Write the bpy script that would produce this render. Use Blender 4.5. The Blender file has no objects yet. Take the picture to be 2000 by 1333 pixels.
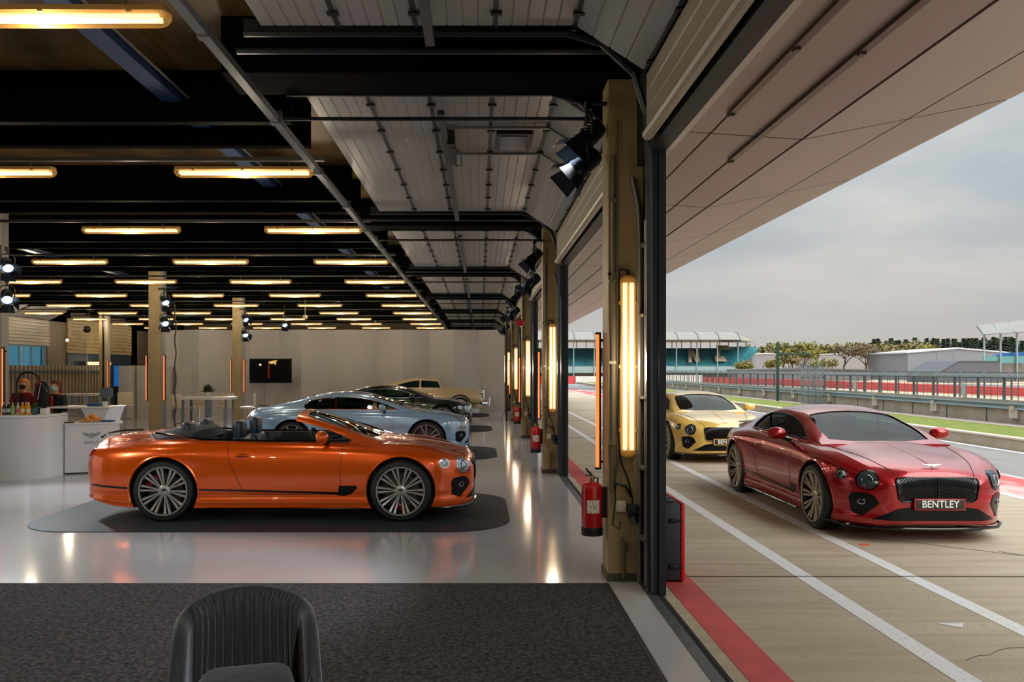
import bpy, bmesh, math, random
from mathutils import Vector, Matrix
from mathutils.bvhtree import BVHTree
random.seed(7)
R = math.radians
SC = bpy.context.scene
COL = SC.collection
H = 1.84                      # eye height
F = 1600.0                    # focal length in pixels of the 2000 px frame

# ------------------------------------------------------------------ camera, sky, exposure
cam_d = bpy.data.cameras.new('camera'); cam = bpy.data.objects.new('camera', cam_d); COL.objects.link(cam)
cam.location = (0, 0, H); cam.rotation_euler = (R(90), 0, 0)
cam_d.sensor_width = 36; cam_d.lens = F/2000*36
cam_d.shift_x = (1000-938)/2000; cam_d.shift_y = (722-666.5)/2000
cam_d.clip_start = .05; cam_d.clip_end = 2000
SC.camera = cam
SC.view_settings.view_transform = 'Standard'; SC.view_settings.look = 'None'
SC.view_settings.gamma = 1; SC.view_settings.use_curve_mapping = False
SC.view_settings.exposure = 0.0

def lin(h):
    if not isinstance(h, str): return tuple(h)+(1,)
    h = h.lstrip('#'); o = []
    for i in (0, 2, 4):
        c = int(h[i:i+2], 16)/255
        o.append(c/12.92 if c <= .04045 else ((c+.055)/1.055)**2.4)
    return tuple(o)+(1,)

w = bpy.data.worlds.new('overcast_sky'); SC.world = w; w.use_nodes = True
nt = w.node_tree; nd = nt.nodes; lk = nt.links; nd.clear()
out = nd.new('ShaderNodeOutputWorld'); bg = nd.new('ShaderNodeBackground')
tc = nd.new('ShaderNodeTexCoord'); sep = nd.new('ShaderNodeSeparateXYZ')
lk.new(tc.outputs['Generated'], sep.inputs[0])
# cloud sheets are seen flattened toward the horizon: divide the direction by its height
zc = nd.new('ShaderNodeMath'); zc.operation = 'MAXIMUM'; zc.inputs[1].default_value = 0.0; lk.new(sep.outputs[2], zc.inputs[0])
za = nd.new('ShaderNodeMath'); za.operation = 'ADD'; za.inputs[1].default_value = .16; lk.new(zc.outputs[0], za.inputs[0])
dv = nd.new('ShaderNodeVectorMath'); dv.operation = 'DIVIDE'; lk.new(tc.outputs['Generated'], dv.inputs[0])
cb = nd.new('ShaderNodeCombineXYZ')
for i in range(3): lk.new(za.outputs[0], cb.inputs[i])
lk.new(cb.outputs[0], dv.inputs[1])
no = nd.new('ShaderNodeTexNoise'); no.inputs['Scale'].default_value = .9; no.inputs['Detail'].default_value = 5; no.inputs['Roughness'].default_value = .5
lk.new(dv.outputs[0], no.inputs['Vector'])
cr = nd.new('ShaderNodeValToRGB'); e = cr.color_ramp.elements
e[0].position = .36; e[0].color = lin('#a9b7c1'); e[1].position = .66; e[1].color = lin('#d6d6d3')
x = cr.color_ramp.elements.new(.5); x.color = lin('#bac3c9')
lk.new(no.outputs['Fac'], cr.inputs[0])
hz = nd.new('ShaderNodeMapRange'); hz.inputs[1].default_value = 0.0; hz.inputs[2].default_value = .2; lk.new(sep.outputs[2], hz.inputs[0])
mx = nd.new('ShaderNodeMixRGB'); mx.inputs[1].default_value = lin('#c6bfb9'); lk.new(hz.outputs[0], mx.inputs[0]); lk.new(cr.outputs[0], mx.inputs[2])
lk.new(mx.outputs[0], bg.inputs[0])
st = nd.new('ShaderNodeMapRange'); st.inputs[1].default_value = .32; st.inputs[2].default_value = .95
st.inputs[3].default_value = 1.0; st.inputs[4].default_value = 5.5          # an overcast sky is brightest overhead
lk.new(sep.outputs[2], st.inputs[0]); lk.new(st.outputs[0], bg.inputs[1])
lk.new(bg.outputs[0], out.inputs[0])

sd = bpy.data.lights.new('hazy_sun', 'SUN'); sun = bpy.data.objects.new('hazy_sun', sd); COL.objects.link(sun)
sd.energy = 2.6; sd.angle = R(50); sd.color = (1, .955, .89); sun.rotation_euler = (R(38), R(30), 0)

# ------------------------------------------------------------------ materials
MATS = {}
def mat(name, col='#888888', rough=.5, metal=0, coat=0, emit=None, es=0, alpha=None, noise=None, bump=None, spec=.5, stretch=(1, 1, 1), trans=0, flake=0):
    if name in MATS: return MATS[name]
    m = bpy.data.materials.new(name); m.use_nodes = True; MATS[name] = m
    t = m.node_tree; b = t.nodes['Principled BSDF']
    b.inputs['Base Color'].default_value = lin(col); b.inputs['Roughness'].default_value = rough
    b.inputs['Metallic'].default_value = metal; b.inputs['Specular IOR Level'].default_value = spec
    b.inputs['Coat Weight'].default_value = coat; b.inputs['Coat Roughness'].default_value = .02
    b.inputs['Transmission Weight'].default_value = trans
    if emit: b.inputs['Emission Color'].default_value = lin(emit); b.inputs['Emission Strength'].default_value = es
    tcn = t.nodes.new('ShaderNodeTexCoord'); mp = t.nodes.new('ShaderNodeMapping'); mp.inputs['Scale'].default_value = stretch
    t.links.new(tcn.outputs['Object'], mp.inputs[0])
    if noise:                       # (scale, colour2, lo, hi)
        n = t.nodes.new('ShaderNodeTexNoise'); n.inputs['Scale'].default_value = noise[0]; n.inputs['Detail'].default_value = 6
        t.links.new(mp.outputs[0], n.inputs['Vector'])
        r = t.nodes.new('ShaderNodeValToRGB'); r.color_ramp.elements[0].position = noise[2]; r.color_ramp.elements[1].position = noise[3]
        r.color_ramp.elements[0].color = lin(col); r.color_ramp.elements[1].color = lin(noise[1])
        t.links.new(n.outputs['Fac'], r.inputs[0]); t.links.new(r.outputs[0], b.inputs['Base Color'])
    if bump:                        # (scale, strength, distance)
        n = t.nodes.new('ShaderNodeTexNoise'); n.inputs['Scale'].default_value = bump[0]; n.inputs['Detail'].default_value = 4
        t.links.new(mp.outputs[0], n.inputs['Vector'])
        bp = t.nodes.new('ShaderNodeBump'); bp.inputs['Strength'].default_value = bump[1]; bp.inputs['Distance'].default_value = bump[2]
        t.links.new(n.outputs['Fac'], bp.inputs['Height']); t.links.new(bp.outputs[0], b.inputs['Normal'])
    if alpha is not None: b.inputs['Alpha'].default_value = alpha
    return m
def glass(name, col, clear=.6, rough=.02):
    """thin pane: part clear, part tinted reflective sheet"""
    if name in MATS: return MATS[name]
    m = bpy.data.materials.new(name); m.use_nodes = True; MATS[name] = m
    t = m.node_tree; t.nodes.clear()
    o = t.nodes.new('ShaderNodeOutputMaterial'); mixn = t.nodes.new('ShaderNodeMixShader'); tr = t.nodes.new('ShaderNodeBsdfTransparent')
    g = t.nodes.new('ShaderNodeBsdfGlossy'); g.inputs['Roughness'].default_value = rough; tr.inputs[0].default_value = lin(col)
    lw = t.nodes.new('ShaderNodeLayerWeight'); lw.inputs[0].default_value = .5
    pw = t.nodes.new('ShaderNodeMath'); pw.operation = 'POWER'; pw.inputs[1].default_value = 6; t.links.new(lw.outputs['Facing'], pw.inputs[0])
    mr = t.nodes.new('ShaderNodeMapRange'); mr.inputs[3].default_value = 1-clear; mr.inputs[4].default_value = 1
    t.links.new(pw.outputs[0], mr.inputs[0]); t.links.new(mr.outputs[0], mixn.inputs[0])
    t.links.new(tr.outputs[0], mixn.inputs[1]); t.links.new(g.outputs[0], mixn.inputs[2]); t.links.new(mixn.outputs[0], o.inputs[0])
    return m
def cover(name, col, clear):
    """milky plastic lamp cover: partly clear, partly translucent"""
    m = bpy.data.materials.new(name); m.use_nodes = True; MATS[name] = m
    t = m.node_tree; t.nodes.clear()
    o = t.nodes.new('ShaderNodeOutputMaterial'); a = t.nodes.new('ShaderNodeMixShader'); tr = t.nodes.new('ShaderNodeBsdfTransparent')
    d = t.nodes.new('ShaderNodeBsdfTranslucent'); d.inputs[0].default_value = lin(col)
    d2 = t.nodes.new('ShaderNodeBsdfDiffuse'); d2.inputs[0].default_value = lin(col); mm = t.nodes.new('ShaderNodeMixShader')
    a.inputs[0].default_value = 1-clear; mm.inputs[0].default_value = .4
    t.links.new(d.outputs[0], mm.inputs[1]); t.links.new(d2.outputs[0], mm.inputs[2])
    t.links.new(tr.outputs[0], a.inputs[1]); t.links.new(mm.outputs[0], a.inputs[2]); t.links.new(a.outputs[0], o.inputs[0])
    return m

black = mat('black_satin', '#0b0b0b', .45)
rubber = mat('rubber', '#0d0f11', .55)
chrome = mat('chrome', '#d8d8d8', .12, 1)
steel = mat('galvanised_steel', '#7d8082', .42, .7, noise=(9, '#5f6366', .35, .7))
dsteel = mat('dark_steel', '#1c2226', .4, .4)
tan = mat('tan_paint', '#a99368', .5, noise=(3, '#8f7c55', .35, .75))
cream = mat('cream_paint', '#b7a98c', .45, noise=(2, '#9c8f75', .35, .8))
white = mat('white_laminate', '#dcdcdc', .3)

# ------------------------------------------------------------------ mesh helpers
class MB:
    def __init__(s): s.bm = bmesh.new(); s.mi = 0
    def _fin(s, vs, faces):
        for f in faces: f.material_index = s.mi
        return vs
    def box(s, a, b, m=None):
        x0, y0, z0 = a; x1, y1, z1 = b
        v = [s.bm.verts.new(p) for p in ((x0,y0,z0),(x1,y0,z0),(x1,y1,z0),(x0,y1,z0),(x0,y0,z1),(x1,y0,z1),(x1,y1,z1),(x0,y1,z1))]
        if m is not None:
            for q in v: q.co = m @ q.co
        f = [s.bm.faces.new([v[i] for i in q]) for q in ((3,2,1,0),(4,5,6,7),(0,1,5,4),(1,2,6,5),(2,3,7,6),(3,0,4,7))]
        return s._fin(v, f)
    def cbox(s, c, d, m=None): return s.box([c[i]-d[i]/2 for i in range(3)], [c[i]+d[i]/2 for i in range(3)], m)
    def rbox(s, c, d, r=.02, seg=2, m=None):
        v = s.cbox(c, d)
        es = list({e for q in v for e in q.link_edges})
        res = bmesh.ops.bevel(s.bm, geom=es, offset=r, segments=seg, profile=.5, affect='EDGES')
        for f in res['faces']: f.material_index = s.mi
        if m is not None:
            vs = set(q for f in res['faces'] for q in f.verts)
            for q in vs: q.co = m @ q.co
        return s
    def ring(s, pts): return [s.bm.verts.new(p) for p in pts]
    def loft(s, rings, closed=True, cap=True):
        R_ = [s.ring(p) for p in rings]; n = len(R_[0]); fs = []
        for a, b in zip(R_, R_[1:]):
            for i in range(n if closed else n-1):
                j = (i+1) % n
                try: fs.append(s.bm.faces.new((a[i], a[j], b[j], b[i])))
                except ValueError: pass
        if cap and closed:
            fs.append(s.bm.faces.new(list(reversed(R_[0])))); fs.append(s.bm.faces.new(R_[-1]))
        s._fin(None, fs); return R_
    def tube(s, pts, r, n=8, cap=True):
        pts = [Vector(p) for p in pts]; rr = r if isinstance(r, (list, tuple)) else [r]*len(pts)
        rings = []; up = None
        for i, p in enumerate(pts):
            d = (pts[min(i+1, len(pts)-1)]-pts[max(i-1, 0)]).normalized()
            if up is None:
                up = Vector((0, 0, 1)) if abs(d.z) < .9 else Vector((1, 0, 0))
            a = d.cross(up).normalized(); b = a.cross(d).normalized(); up = b
            rings.append([p+(a*math.cos(2*math.pi*k/n)+b*math.sin(2*math.pi*k/n))*rr[i] for k in range(n)])
        s.loft(rings, True, cap); return s
    def lathe(s, prof, c=(0, 0, 0), n=24, axis='z', cap=True):
        rings = []
        for (r, h) in prof:
            ring = []
            for k in range(n):
                a = 2*math.pi*k/n
                p = (r*math.cos(a), r*math.sin(a), h) if axis == 'z' else ((r*math.cos(a), h, r*math.sin(a)) if axis == 'y' else (h, r*math.cos(a), r*math.sin(a)))
                ring.append(Vector(c)+Vector(p))
            rings.append(ring)
        s.loft(rings, True, cap); return s
    def prism(s, poly, d, axis='y', at=0):
        """poly of 2D points extruded along an axis from `at` over d"""
        def P(u, v, h): return (u, h, v) if axis == 'y' else ((h, u, v) if axis == 'x' else (u, v, h))
        a = [s.bm.verts.new(P(u, v, at)) for u, v in poly]; b = [s.bm.verts.new(P(u, v, at+d)) for u, v in poly]
        n = len(a); fs = [s.bm.faces.new(a), s.bm.faces.new(list(reversed(b)))]
        for i in range(n): fs.append(s.bm.faces.new((a[i], b[i], b[(i+1) % n], a[(i+1) % n])))
        return s._fin(a+b, fs)
    def quad(s, ps):
        f = s.bm.faces.new([s.bm.verts.new(p) for p in ps]); f.material_index = s.mi; return s
    def blob(s, c, r, sub=2, sq=(1, 1, 1)):
        res = bmesh.ops.create_icosphere(s.bm, subdivisions=sub, radius=1)
        for v in res['verts']: v.co = Vector((v.co.x*r*sq[0], v.co.y*r*sq[1], v.co.z*r*sq[2]))+Vector(c)
        for f in {f for v in res['verts'] for f in v.link_faces}: f.material_index = s.mi
        return res['verts']
    def mesh(s, name, smooth=35):
        bmesh.ops.recalc_face_normals(s.bm, faces=s.bm.faces[:])
        me = bpy.data.meshes.new(name); s.bm.to_mesh(me); s.bm.free()
        if smooth:
            me.polygons.foreach_set('use_smooth', [True]*len(me.polygons)); me.set_sharp_from_angle(angle=R(smooth))
        return me
    def build(s, name, m, parent=None, smooth=35, bevel=0):
        me = s.mesh(name, smooth)
        for q in (m if isinstance(m, (list, tuple)) else [m]): me.materials.append(q)
        return link(name, me, parent, bevel)
def link(name, me, parent=None, bevel=0):
    o = bpy.data.objects.new(name, me); COL.objects.link(o)
    if parent: o.parent = parent
    if bevel:
        b = o.modifiers.new('bevel', 'BEVEL'); b.width = bevel; b.segments = 2; b.limit_method = 'ANGLE'
    return o
def tag(o, label=None, cat=None, group=None, kind=None):
    if label: o['label'] = label
    if cat: o['category'] = cat
    if group: o['group'] = group
    if kind: o['kind'] = kind
    return o
def thing(name, label, cat, loc=(0, 0, 0), rz=0, group=None):
    o = bpy.data.objects.new(name, None); COL.objects.link(o); o.empty_display_size = .1
    o.location = loc; o.rotation_euler = (0, 0, rz)
    return tag(o, label, cat, group)
def dup(root, loc=None, rz=None, label=None, group=None):
    def rec(o, par):
        c = o.copy(); COL.objects.link(c)
        if par: c.parent = par
        for ch in kids(o): rec(ch, c)
        return c
    r = rec(root, None)
    if loc is not None: r.location = loc
    if rz is not None: r.rotation_euler = (0, 0, rz)
    if label: r['label'] = label
    if group: r['group'] = group
    return r
def kids(o): return [c for c in COL.objects if c.parent == o]
def text_mesh(s, size, ext, m, name, parent, M):
    cu = bpy.data.curves.new('t', 'FONT'); cu.body = s; cu.size = size; cu.extrude = ext; cu.align_x = 'CENTER'; cu.align_y = 'CENTER'; cu.offset = size*.012
    t = bpy.data.objects.new('t', cu); COL.objects.link(t)
    me = bpy.data.meshes.new_from_object(t.evaluated_get(bpy.context.evaluated_depsgraph_get())); COL.objects.unlink(t); bpy.data.objects.remove(t)
    me.transform(M); me.materials.clear(); me.materials.append(m)
    return link(name, me, parent)
def boolean(target, cutters, op='DIFFERENCE'):
    """target, cutters: temporary objects; returns the resulting mesh with shading reset"""
    for c in cutters:
        md = target.modifiers.new('b', 'BOOLEAN'); md.object = c; md.operation = op; md.solver = 'EXACT'; md.material_mode = 'TRANSFER'
    dg = bpy.context.evaluated_depsgraph_get(); dg.update()
    me = bpy.data.meshes.new_from_object(target.evaluated_get(dg))
    for c in cutters+[target]: bpy.data.objects.remove(c)
    me.polygons.foreach_set('use_smooth', [True]*len(me.polygons)); me.set_sharp_from_angle(angle=R(32))
    return me
def interp(keys, t):
    """smooth (monotone-ish) interpolation through (t, v) keys"""
    n = len(keys)
    if t <= keys[0][0]: return keys[0][1]
    if t >= keys[-1][0]: return keys[-1][1]
    for i in range(n-1):
        if keys[i][0] <= t <= keys[i+1][0]: break
    def sl(j):
        if j <= 0 or j >= n-1:
            k = 0 if j <= 0 else n-2
            return (keys[k+1][1]-keys[k][1])/(keys[k+1][0]-keys[k][0])
        a = (keys[j][1]-keys[j-1][1])/(keys[j][0]-keys[j-1][0]); b = (keys[j+1][1]-keys[j][1])/(keys[j+1][0]-keys[j][0])
        return 0 if a*b <= 0 else 2*a*b/(a+b)
    h = keys[i+1][0]-keys[i][0]; u = (t-keys[i][0])/h
    return ((2*u**3-3*u*u+1)*keys[i][1]+(u**3-2*u*u+u)*h*sl(i)+(-2*u**3+3*u*u)*keys[i+1][1]+(u**3-u*u)*h*sl(i+1))
def catmull(pts, k=4):
    o = []; n = len(pts)
    for i in range(n-1):
        p0 = pts[max(i-1, 0)]; p1 = pts[i]; p2 = pts[i+1]; p3 = pts[min(i+2, n-1)]
        for j in range(k):
            u = j/k
            o.append(tuple(.5*(2*p1[c]+(p2[c]-p0[c])*u+(2*p0[c]-5*p1[c]+4*p2[c]-p3[c])*u*u+(-p0[c]+3*p1[c]-3*p2[c]+p3[c])*u**3) for c in range(len(p1))))
    o.append(tuple(pts[-1])); return o
# ------------------------------------------------------------------ modern grand tourer cars
XN = 2.3055                                   # nose; x = XN - t
ZT = [(0,.66),(.03,.74),(.08,.785),(.2,.825),(.5,.885),(.9,.94),(1.25,.985),(1.6,1.0),(2.6,1.0),(3.4,1.01),(3.9,1.03),(4.3,1.025),(4.6,1.0),(4.72,.965),(4.79,.90),(4.83,.80),(4.85,.70)]
WM = [(0,.46),(.02,.53),(.06,.60),(.12,.68),(.2,.765),(.3,.84),(.42,.90),(.6,.95),(.88,.98),(1.3,.962),(1.9,.948),(2.6,.95),(3.2,.972),(3.73,.99),(4.1,.965),(4.4,.90),(4.6,.81),(4.72,.72),(4.8,.61),(4.83,.54),(4.85,.46)]
ZB = [(0,.22),(.08,.18),(.5,.16),(4.2,.17),(4.6,.22),(4.85,.27)]
# height of the shoulder at the side, below the middle line height
ZS = [(0,.63),(.06,.70),(.2,.765),(.42,.85),(.7,.905),(1.0,.925),(1.4,.94),(2.0,.95),(2.6,.955),(3.1,.965),(3.5,.975),(3.9,.965),(4.3,.94),(4.6,.90),(4.75,.84),(4.85,.68)]
SW = [(0,.90),(.2,.82),(.6,.80),(1.3,.84),(2.,.865),(2.9,.865),(3.3,.85),(3.73,.80),(4.3,.78),(4.6,.80),(4.85,.9)]
def body_ring(t, gen=3):
    z = interp(ZT, t); wm = interp(WM, t); zb = interp(ZB, t); zs = interp(ZS, t); ws = wm*interp(SW, t)
    zm = .62 if t > .4 else .55+.07*t/.4
    dz = zs-zm
    haunch = math.exp(-((t-3.6)/.5)**2)*.032
    pts = [(0, z), (ws*.38, z-.006), (ws*.70, z*.62+zs*.38-.006-.016*math.exp(-((t-.85)/.45)**2)-.012*math.exp(-((t-4.0)/.4)**2)), (ws*.92, zs+.006), (ws, zs-.004), (ws+(wm-ws)*.55+haunch, zs-dz*.16), (ws+(wm-ws)*.86+haunch*1.2, zs-dz*.45),
           (wm, zm+.02), (wm-.004, zm-.12), (wm-.018, .38), (wm-.03, .31), (wm-.02, .26), (wm-.03, zb+.03), (wm-.07, zb), (wm*.5, zb), (0, zb)]
    if t < .3 or t > 4.6:
        k = max(0, 1-t/.3) if t < 1 else (t-4.6)/.25
        pts = [(y, zz) if i < 9 else (y, max(zz, zb)) for i, (y, zz) in enumerate(pts)]
    h = catmull(pts, 3)
    full = [(-y, zz) for y, zz in reversed(h)][:-1]+h
    return [(XN-t, y, zz) for y, zz in full[:-1]]
def body_mesh(cutters):
    ts = [0, .01, .03, .06, .09, .13, .17, .22, .28, .35, .42, .5]+[.5+.1*i for i in range(1, 41)]+[4.57, 4.63, 4.68, 4.72, 4.755, 4.785, 4.81, 4.83, 4.845, 4.85]
    b = MB(); b.loft([body_ring(t) for t in ts], True, True)
    return b
RZ = [(1.12,.96),(1.25,1.0),(1.5,1.105),(1.8,1.215),(2.1,1.298),(2.4,1.343),(2.7,1.36),(3.0,1.348),(3.4,1.285),(3.8,1.185),(4.2,1.075),(4.5,1.0),(4.6,.97)]
RW = [(1.12,.72),(1.5,.69),(2.1,.60),(2.7,.575),(3.2,.575),(3.8,.58),(4.2,.60),(4.6,.62)]       # half width at the roof edge
RB = [(1.12,.80),(1.6,.815),(2.6,.815),(3.4,.80),(3.8,.75),(4.2,.70),(4.6,.66)]
def cab_ring(t, inset=0, closed=False):
    zr = interp(RZ, t)-inset; wr = interp(RW, t)-inset*.6; wb = interp(RB, t)-inset; zb = .93
    d = max(zr-zb, .02)
    pts = [(0, zr), (wr*.4, zr-.008), (wr*.75, zr-.03*min(1, d/.3)), (wr*.95, zr-.06*min(1, d/.3)), (wr+.03, zr-.10*min(1, d/.3)), (wr+(wb-wr)*.55, zb+d*.42), (wb-.012, zb+d*.15), (wb, zb)]
    h = catmull(pts, 4)
    return [(XN-t, -y, z) for y, z in reversed(h)][:-1]+[(XN-t, y, z) for y, z in h]
def cab_shell():
    ts = [1.12+.06*i for i in range(58)]; ts = [t for t in ts if t <= 4.56]
    b = MB(); A = b.loft([cab_ring(t) for t in ts], False, False); B = b.loft([cab_ring(t, .035) for t in ts], False, False)
    n = len(A[0])
    for k in range(len(ts)-1):
        for i in (0, n-1): b.bm.faces.new((A[k][i], A[k+1][i], B[k+1][i], B[k][i]))
    for k in (0, -1):
        for i in range(n-1): b.bm.faces.new((A[k][i], A[k][i+1], B[k][i+1], B[k][i]))
    return b
def bvh_of(me):
    b = bmesh.new(); b.from_mesh(me); t = BVHTree.FromBMesh(b); b.free(); return t
def cast(bvh, u, v, ax):
    if isinstance(ax, tuple):                    # slanted: (side, angle from the nose, centre x, centre y)
        _, sg, an, cx, cy = ax; N = Vector((math.cos(an), sg*math.sin(an), 0)); T = Vector((-math.sin(an), sg*math.cos(an), 0))
        o = Vector((cx, cy, v))+T*u+N*3; p, n, i, dist = bvh.ray_cast(o, -N)
        if p is None: p, n, i, dist = bvh.find_nearest(o-N*3)
        if n.dot(N) < 0: n = -n
        return p, n, -N
    o, d = {'R': ((u, -4, v), (0, 1, 0)), 'L': ((u, 4, v), (0, -1, 0)), 'F': ((5, u, v), (-1, 0, 0)), 'B': ((-5, u, v), (1, 0, 0)), 'T': ((u, v, 5), (0, 0, -1))}[ax]
    o = Vector(o); d = Vector(d); p, n, i, dist = bvh.ray_cast(o, d)
    if p is None:
        q = {'R': (u, -1, v), 'L': (u, 1, v), 'F': (2.3, u, v), 'B': (-2.5, u, v), 'T': (u, v, 1)}[ax]
        p, n, i, dist = bvh.find_nearest(Vector(q))
    if n.dot(d) > 0: n = -n
    return p, n, d
def patch(mb, poly, ax, bvh, off=.004, cell=.05, depth=.014, holes=()):
    bm = bmesh.new(); vs = [bm.verts.new((u, v, 0)) for u, v in poly]; bm.faces.new(vs)
    us = [p[0] for p in poly]; vv = [p[1] for p in poly]
    for lo, hi, ia in ((min(us), max(us), 0), (min(vv), max(vv), 1)):
        k = math.ceil((hi-lo)/cell)
        for i in range(1, k):
            co = [0, 0, 0]; co[ia] = lo+(hi-lo)*i/k; no_ = [0, 0, 0]; no_[ia] = 1
            bmesh.ops.bisect_plane(bm, geom=bm.verts[:]+bm.edges[:]+bm.faces[:], plane_co=co, plane_no=no_)
    bmesh.ops.triangulate(bm, faces=[f for f in bm.faces if len(f.verts) > 4])
    dd = None; mp = {}
    for v in bm.verts:
        p, n, dd = cast(bvh, v.co.x, v.co.y, ax); mp[v] = mb.bm.verts.new(p+n*off)
    bd = [e for e in bm.edges if e.is_boundary]
    for f in bm.faces:
        g = mb.bm.faces.new([mp[v] for v in f.verts]); g.material_index = mb.mi; g.smooth = True
    low = {}
    for e in bd:
        for v in e.verts:
            if v not in low: low[v] = mb.bm.verts.new(mp[v].co+dd*depth)
        g = mb.bm.faces.new((mp[e.verts[0]], mp[e.verts[1]], low[e.verts[1]], low[e.verts[0]])); g.material_index = mb.mi
    bm.free()
def drape(mb, pts, ax, bvh, r=.003, step=.04, off=.001, n=5):
    out_ = []
    for a, b in zip(pts, pts[1:]):
        k = max(1, math.ceil(math.dist(a, b)/step))
        for i in range(k): out_.append((a[0]+(b[0]-a[0])*i/k, a[1]+(b[1]-a[1])*i/k))
    out_.append(pts[-1]); ps = []
    for u, v in out_:
        p, nn, d = cast(bvh, u, v, ax); ps.append(p+nn*off)
    mb.tube(ps, r, n)
def circ(cx, cy, rx, ry=None, n=20, a0=0):
    ry = ry or rx
    return [(cx+rx*math.cos(a0+2*math.pi*k/n), cy+ry*math.sin(a0+2*math.pi*k/n)) for k in range(n)]
def mirr(poly): return [(-u, v) for u, v in reversed(poly)]

glass_dark = glass('car_glass', '#76908f', .965)
interior = mat('dark_cabin_lining', '#12181c', .6)
leather = mat('blue_grey_leather', '#1a2832', .4, bump=(60, .15, .002))
mesh_black = mat('grille_mesh', '#0c0e10', .3, .5)
gloss_black = mat('gloss_black_trim', '#060606', .12)
lens = mat('headlamp_lens', '#aab4ba', .08, .6)
lens_dark = mat('headlamp_inner', '#56626c', .12, .7)
rim_m = mat('machined_rim', '#b3aea6', .32, .7)
disc_m = mat('brake_disc', '#4a4744', .35, .8)
tail_m = mat('red_tail_lens', '#8a0d10', .15)

def wheel_meshes(style='speed'):
    """four meshes centred on the hub, axle along y, outer face toward -y"""
    R0, rr, hw = .375, .292, .135
    b = MB(); b.lathe([(rr-.004, -hw+.02), (rr+.012, -hw), (R0-.03, -hw+.004), (R0-.008, -hw+.025), (R0, -hw+.06), (R0, hw-.06), (R0-.01, hw-.02), (rr, hw), (rr-.01, hw-.03)], axis='y', n=48, cap=False)
    tyre = b.mesh('tyre')
    b = MB(); b.lathe([(rr+.006, -hw+.006), (rr-.008, -hw-.002), (rr-.018, -hw+.01), (rr-.028, -hw+.05), (rr-.03, hw-.02)], axis='y', n=48, cap=False)
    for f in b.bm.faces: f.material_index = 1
    b.lathe([(rr+.007, -hw+.008), (rr+.003, -hw-.004), (rr-.012, -hw-.004), (rr-.016, -hw+.012)], axis='y', n=48, cap=False)
    ns = 20 if style == 'speed' else 10
    for k in range(ns):
        if style == 'speed': a = 2*math.pi*(k//2)/10+(-1 if k % 2 else 1)*.105; wi, wo = .010, .0185
        else: a = 2*math.pi*(k//2)/5+(-1 if k % 2 else 1)*.2; wi, wo = .018, .022
        c, s = math.cos(a), math.sin(a); rings = []
        for r, y, ww, th in ((.045, -.085, wi, .03), (.12, -.088, wi*1.05, .03), (.2, -.10, (wi+wo)/2, .028), (rr-.012, -.118, wo, .025)):
            q = []
            for (dx, dy) in ((-ww, 0), (-ww*.6, -.008), (ww*.6, -.008), (ww, 0), (ww*.7, th), (-ww*.7, th)):
                px, pz = r*c-dx*s, r*s+dx*c; q.append((px, y+dy, pz))
            rings.append(q)
        b.loft(rings)
    b.lathe([(.075, -.06), (.07, -.09), (.05, -.1), (.001, -.1)], axis='y', n=20, cap=False)
    rim = b.mesh('rim', 30)
    b = MB(); b.lathe([(.001, -.108), (.03, -.106), (.034, -.098)], axis='y', n=20, cap=False); hub = b.mesh('hub_cap')
    b = MB(); b.lathe([(.001, -.03), (.205, -.03), (.205, .0), (.001, .0)], axis='y', n=32, cap=False)
    b.lathe([(.29, .09), (.001, .09)], axis='y', n=24, cap=False); disc = b.mesh('brake_disc')
    return tyre, rim, hub, disc
WHL = {s: wheel_meshes(s) for s in ('speed', 'five')}
CAL = MB(); CAL.rbox((.19, -.03, .05), (.09, .07, .2), .02); CAL = CAL.mesh('brake_caliper')
def add_wheel(root, x, y, style='speed', steer=0, rimmat=None, caliper='#6d0f12', spin=0):
    s = 1 if y < 0 else -1
    w = link('wheel', WHL[style][0].copy() if False else WHL[style][0], root); w.location = (x, y, .375)
    w.rotation_euler = (0, spin, (0 if s > 0 else math.pi)+steer)
    if not w.data.materials: w.data.materials.append(rubber)
    for me, nm, m in ((WHL[style][1], 'rim', rimmat or rim_m), (WHL[style][2], 'hub_cap', chrome), (WHL[style][3], 'brake_disc', disc_m), (CAL, 'brake_caliper', mat('caliper_'+caliper[1:], caliper, .3))):
        if not me.materials:
            me.materials.append(m)
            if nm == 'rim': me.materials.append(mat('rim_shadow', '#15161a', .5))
        o = link(nm, me, w); o.material_slots[0].link = 'OBJECT'; o.material_slots[0].material = m
    text_mesh('B', .045, .001, gloss_black, 'hub_letter', w, Matrix.Translation((0, -.1095, 0)) @ Matrix.Rotation(R(90), 4, 'X')) if style == 'speed' and s > 0 else None
    return w

def make_seat(root, x, y, m, scale=1.0, hz=1.2):
    s = MB(); s.rbox((.05, 0, .50), (.5, .5, .16), .05, 3)
    s.rbox((-.24, 0, .76), (.14, .5, .5), .06, 3, Matrix.Translation((-.2, 0, .5)) @ Matrix.Rotation(R(-14), 4, 'Y') @ Matrix.Translation((.2, 0, -.5)))
    s.rbox((-.36, 0, hz-.13), (.12, .28, .27), .055, 4)
    o = s.build('seat', m, root); o.location = (x, y, 0); return o

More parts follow.
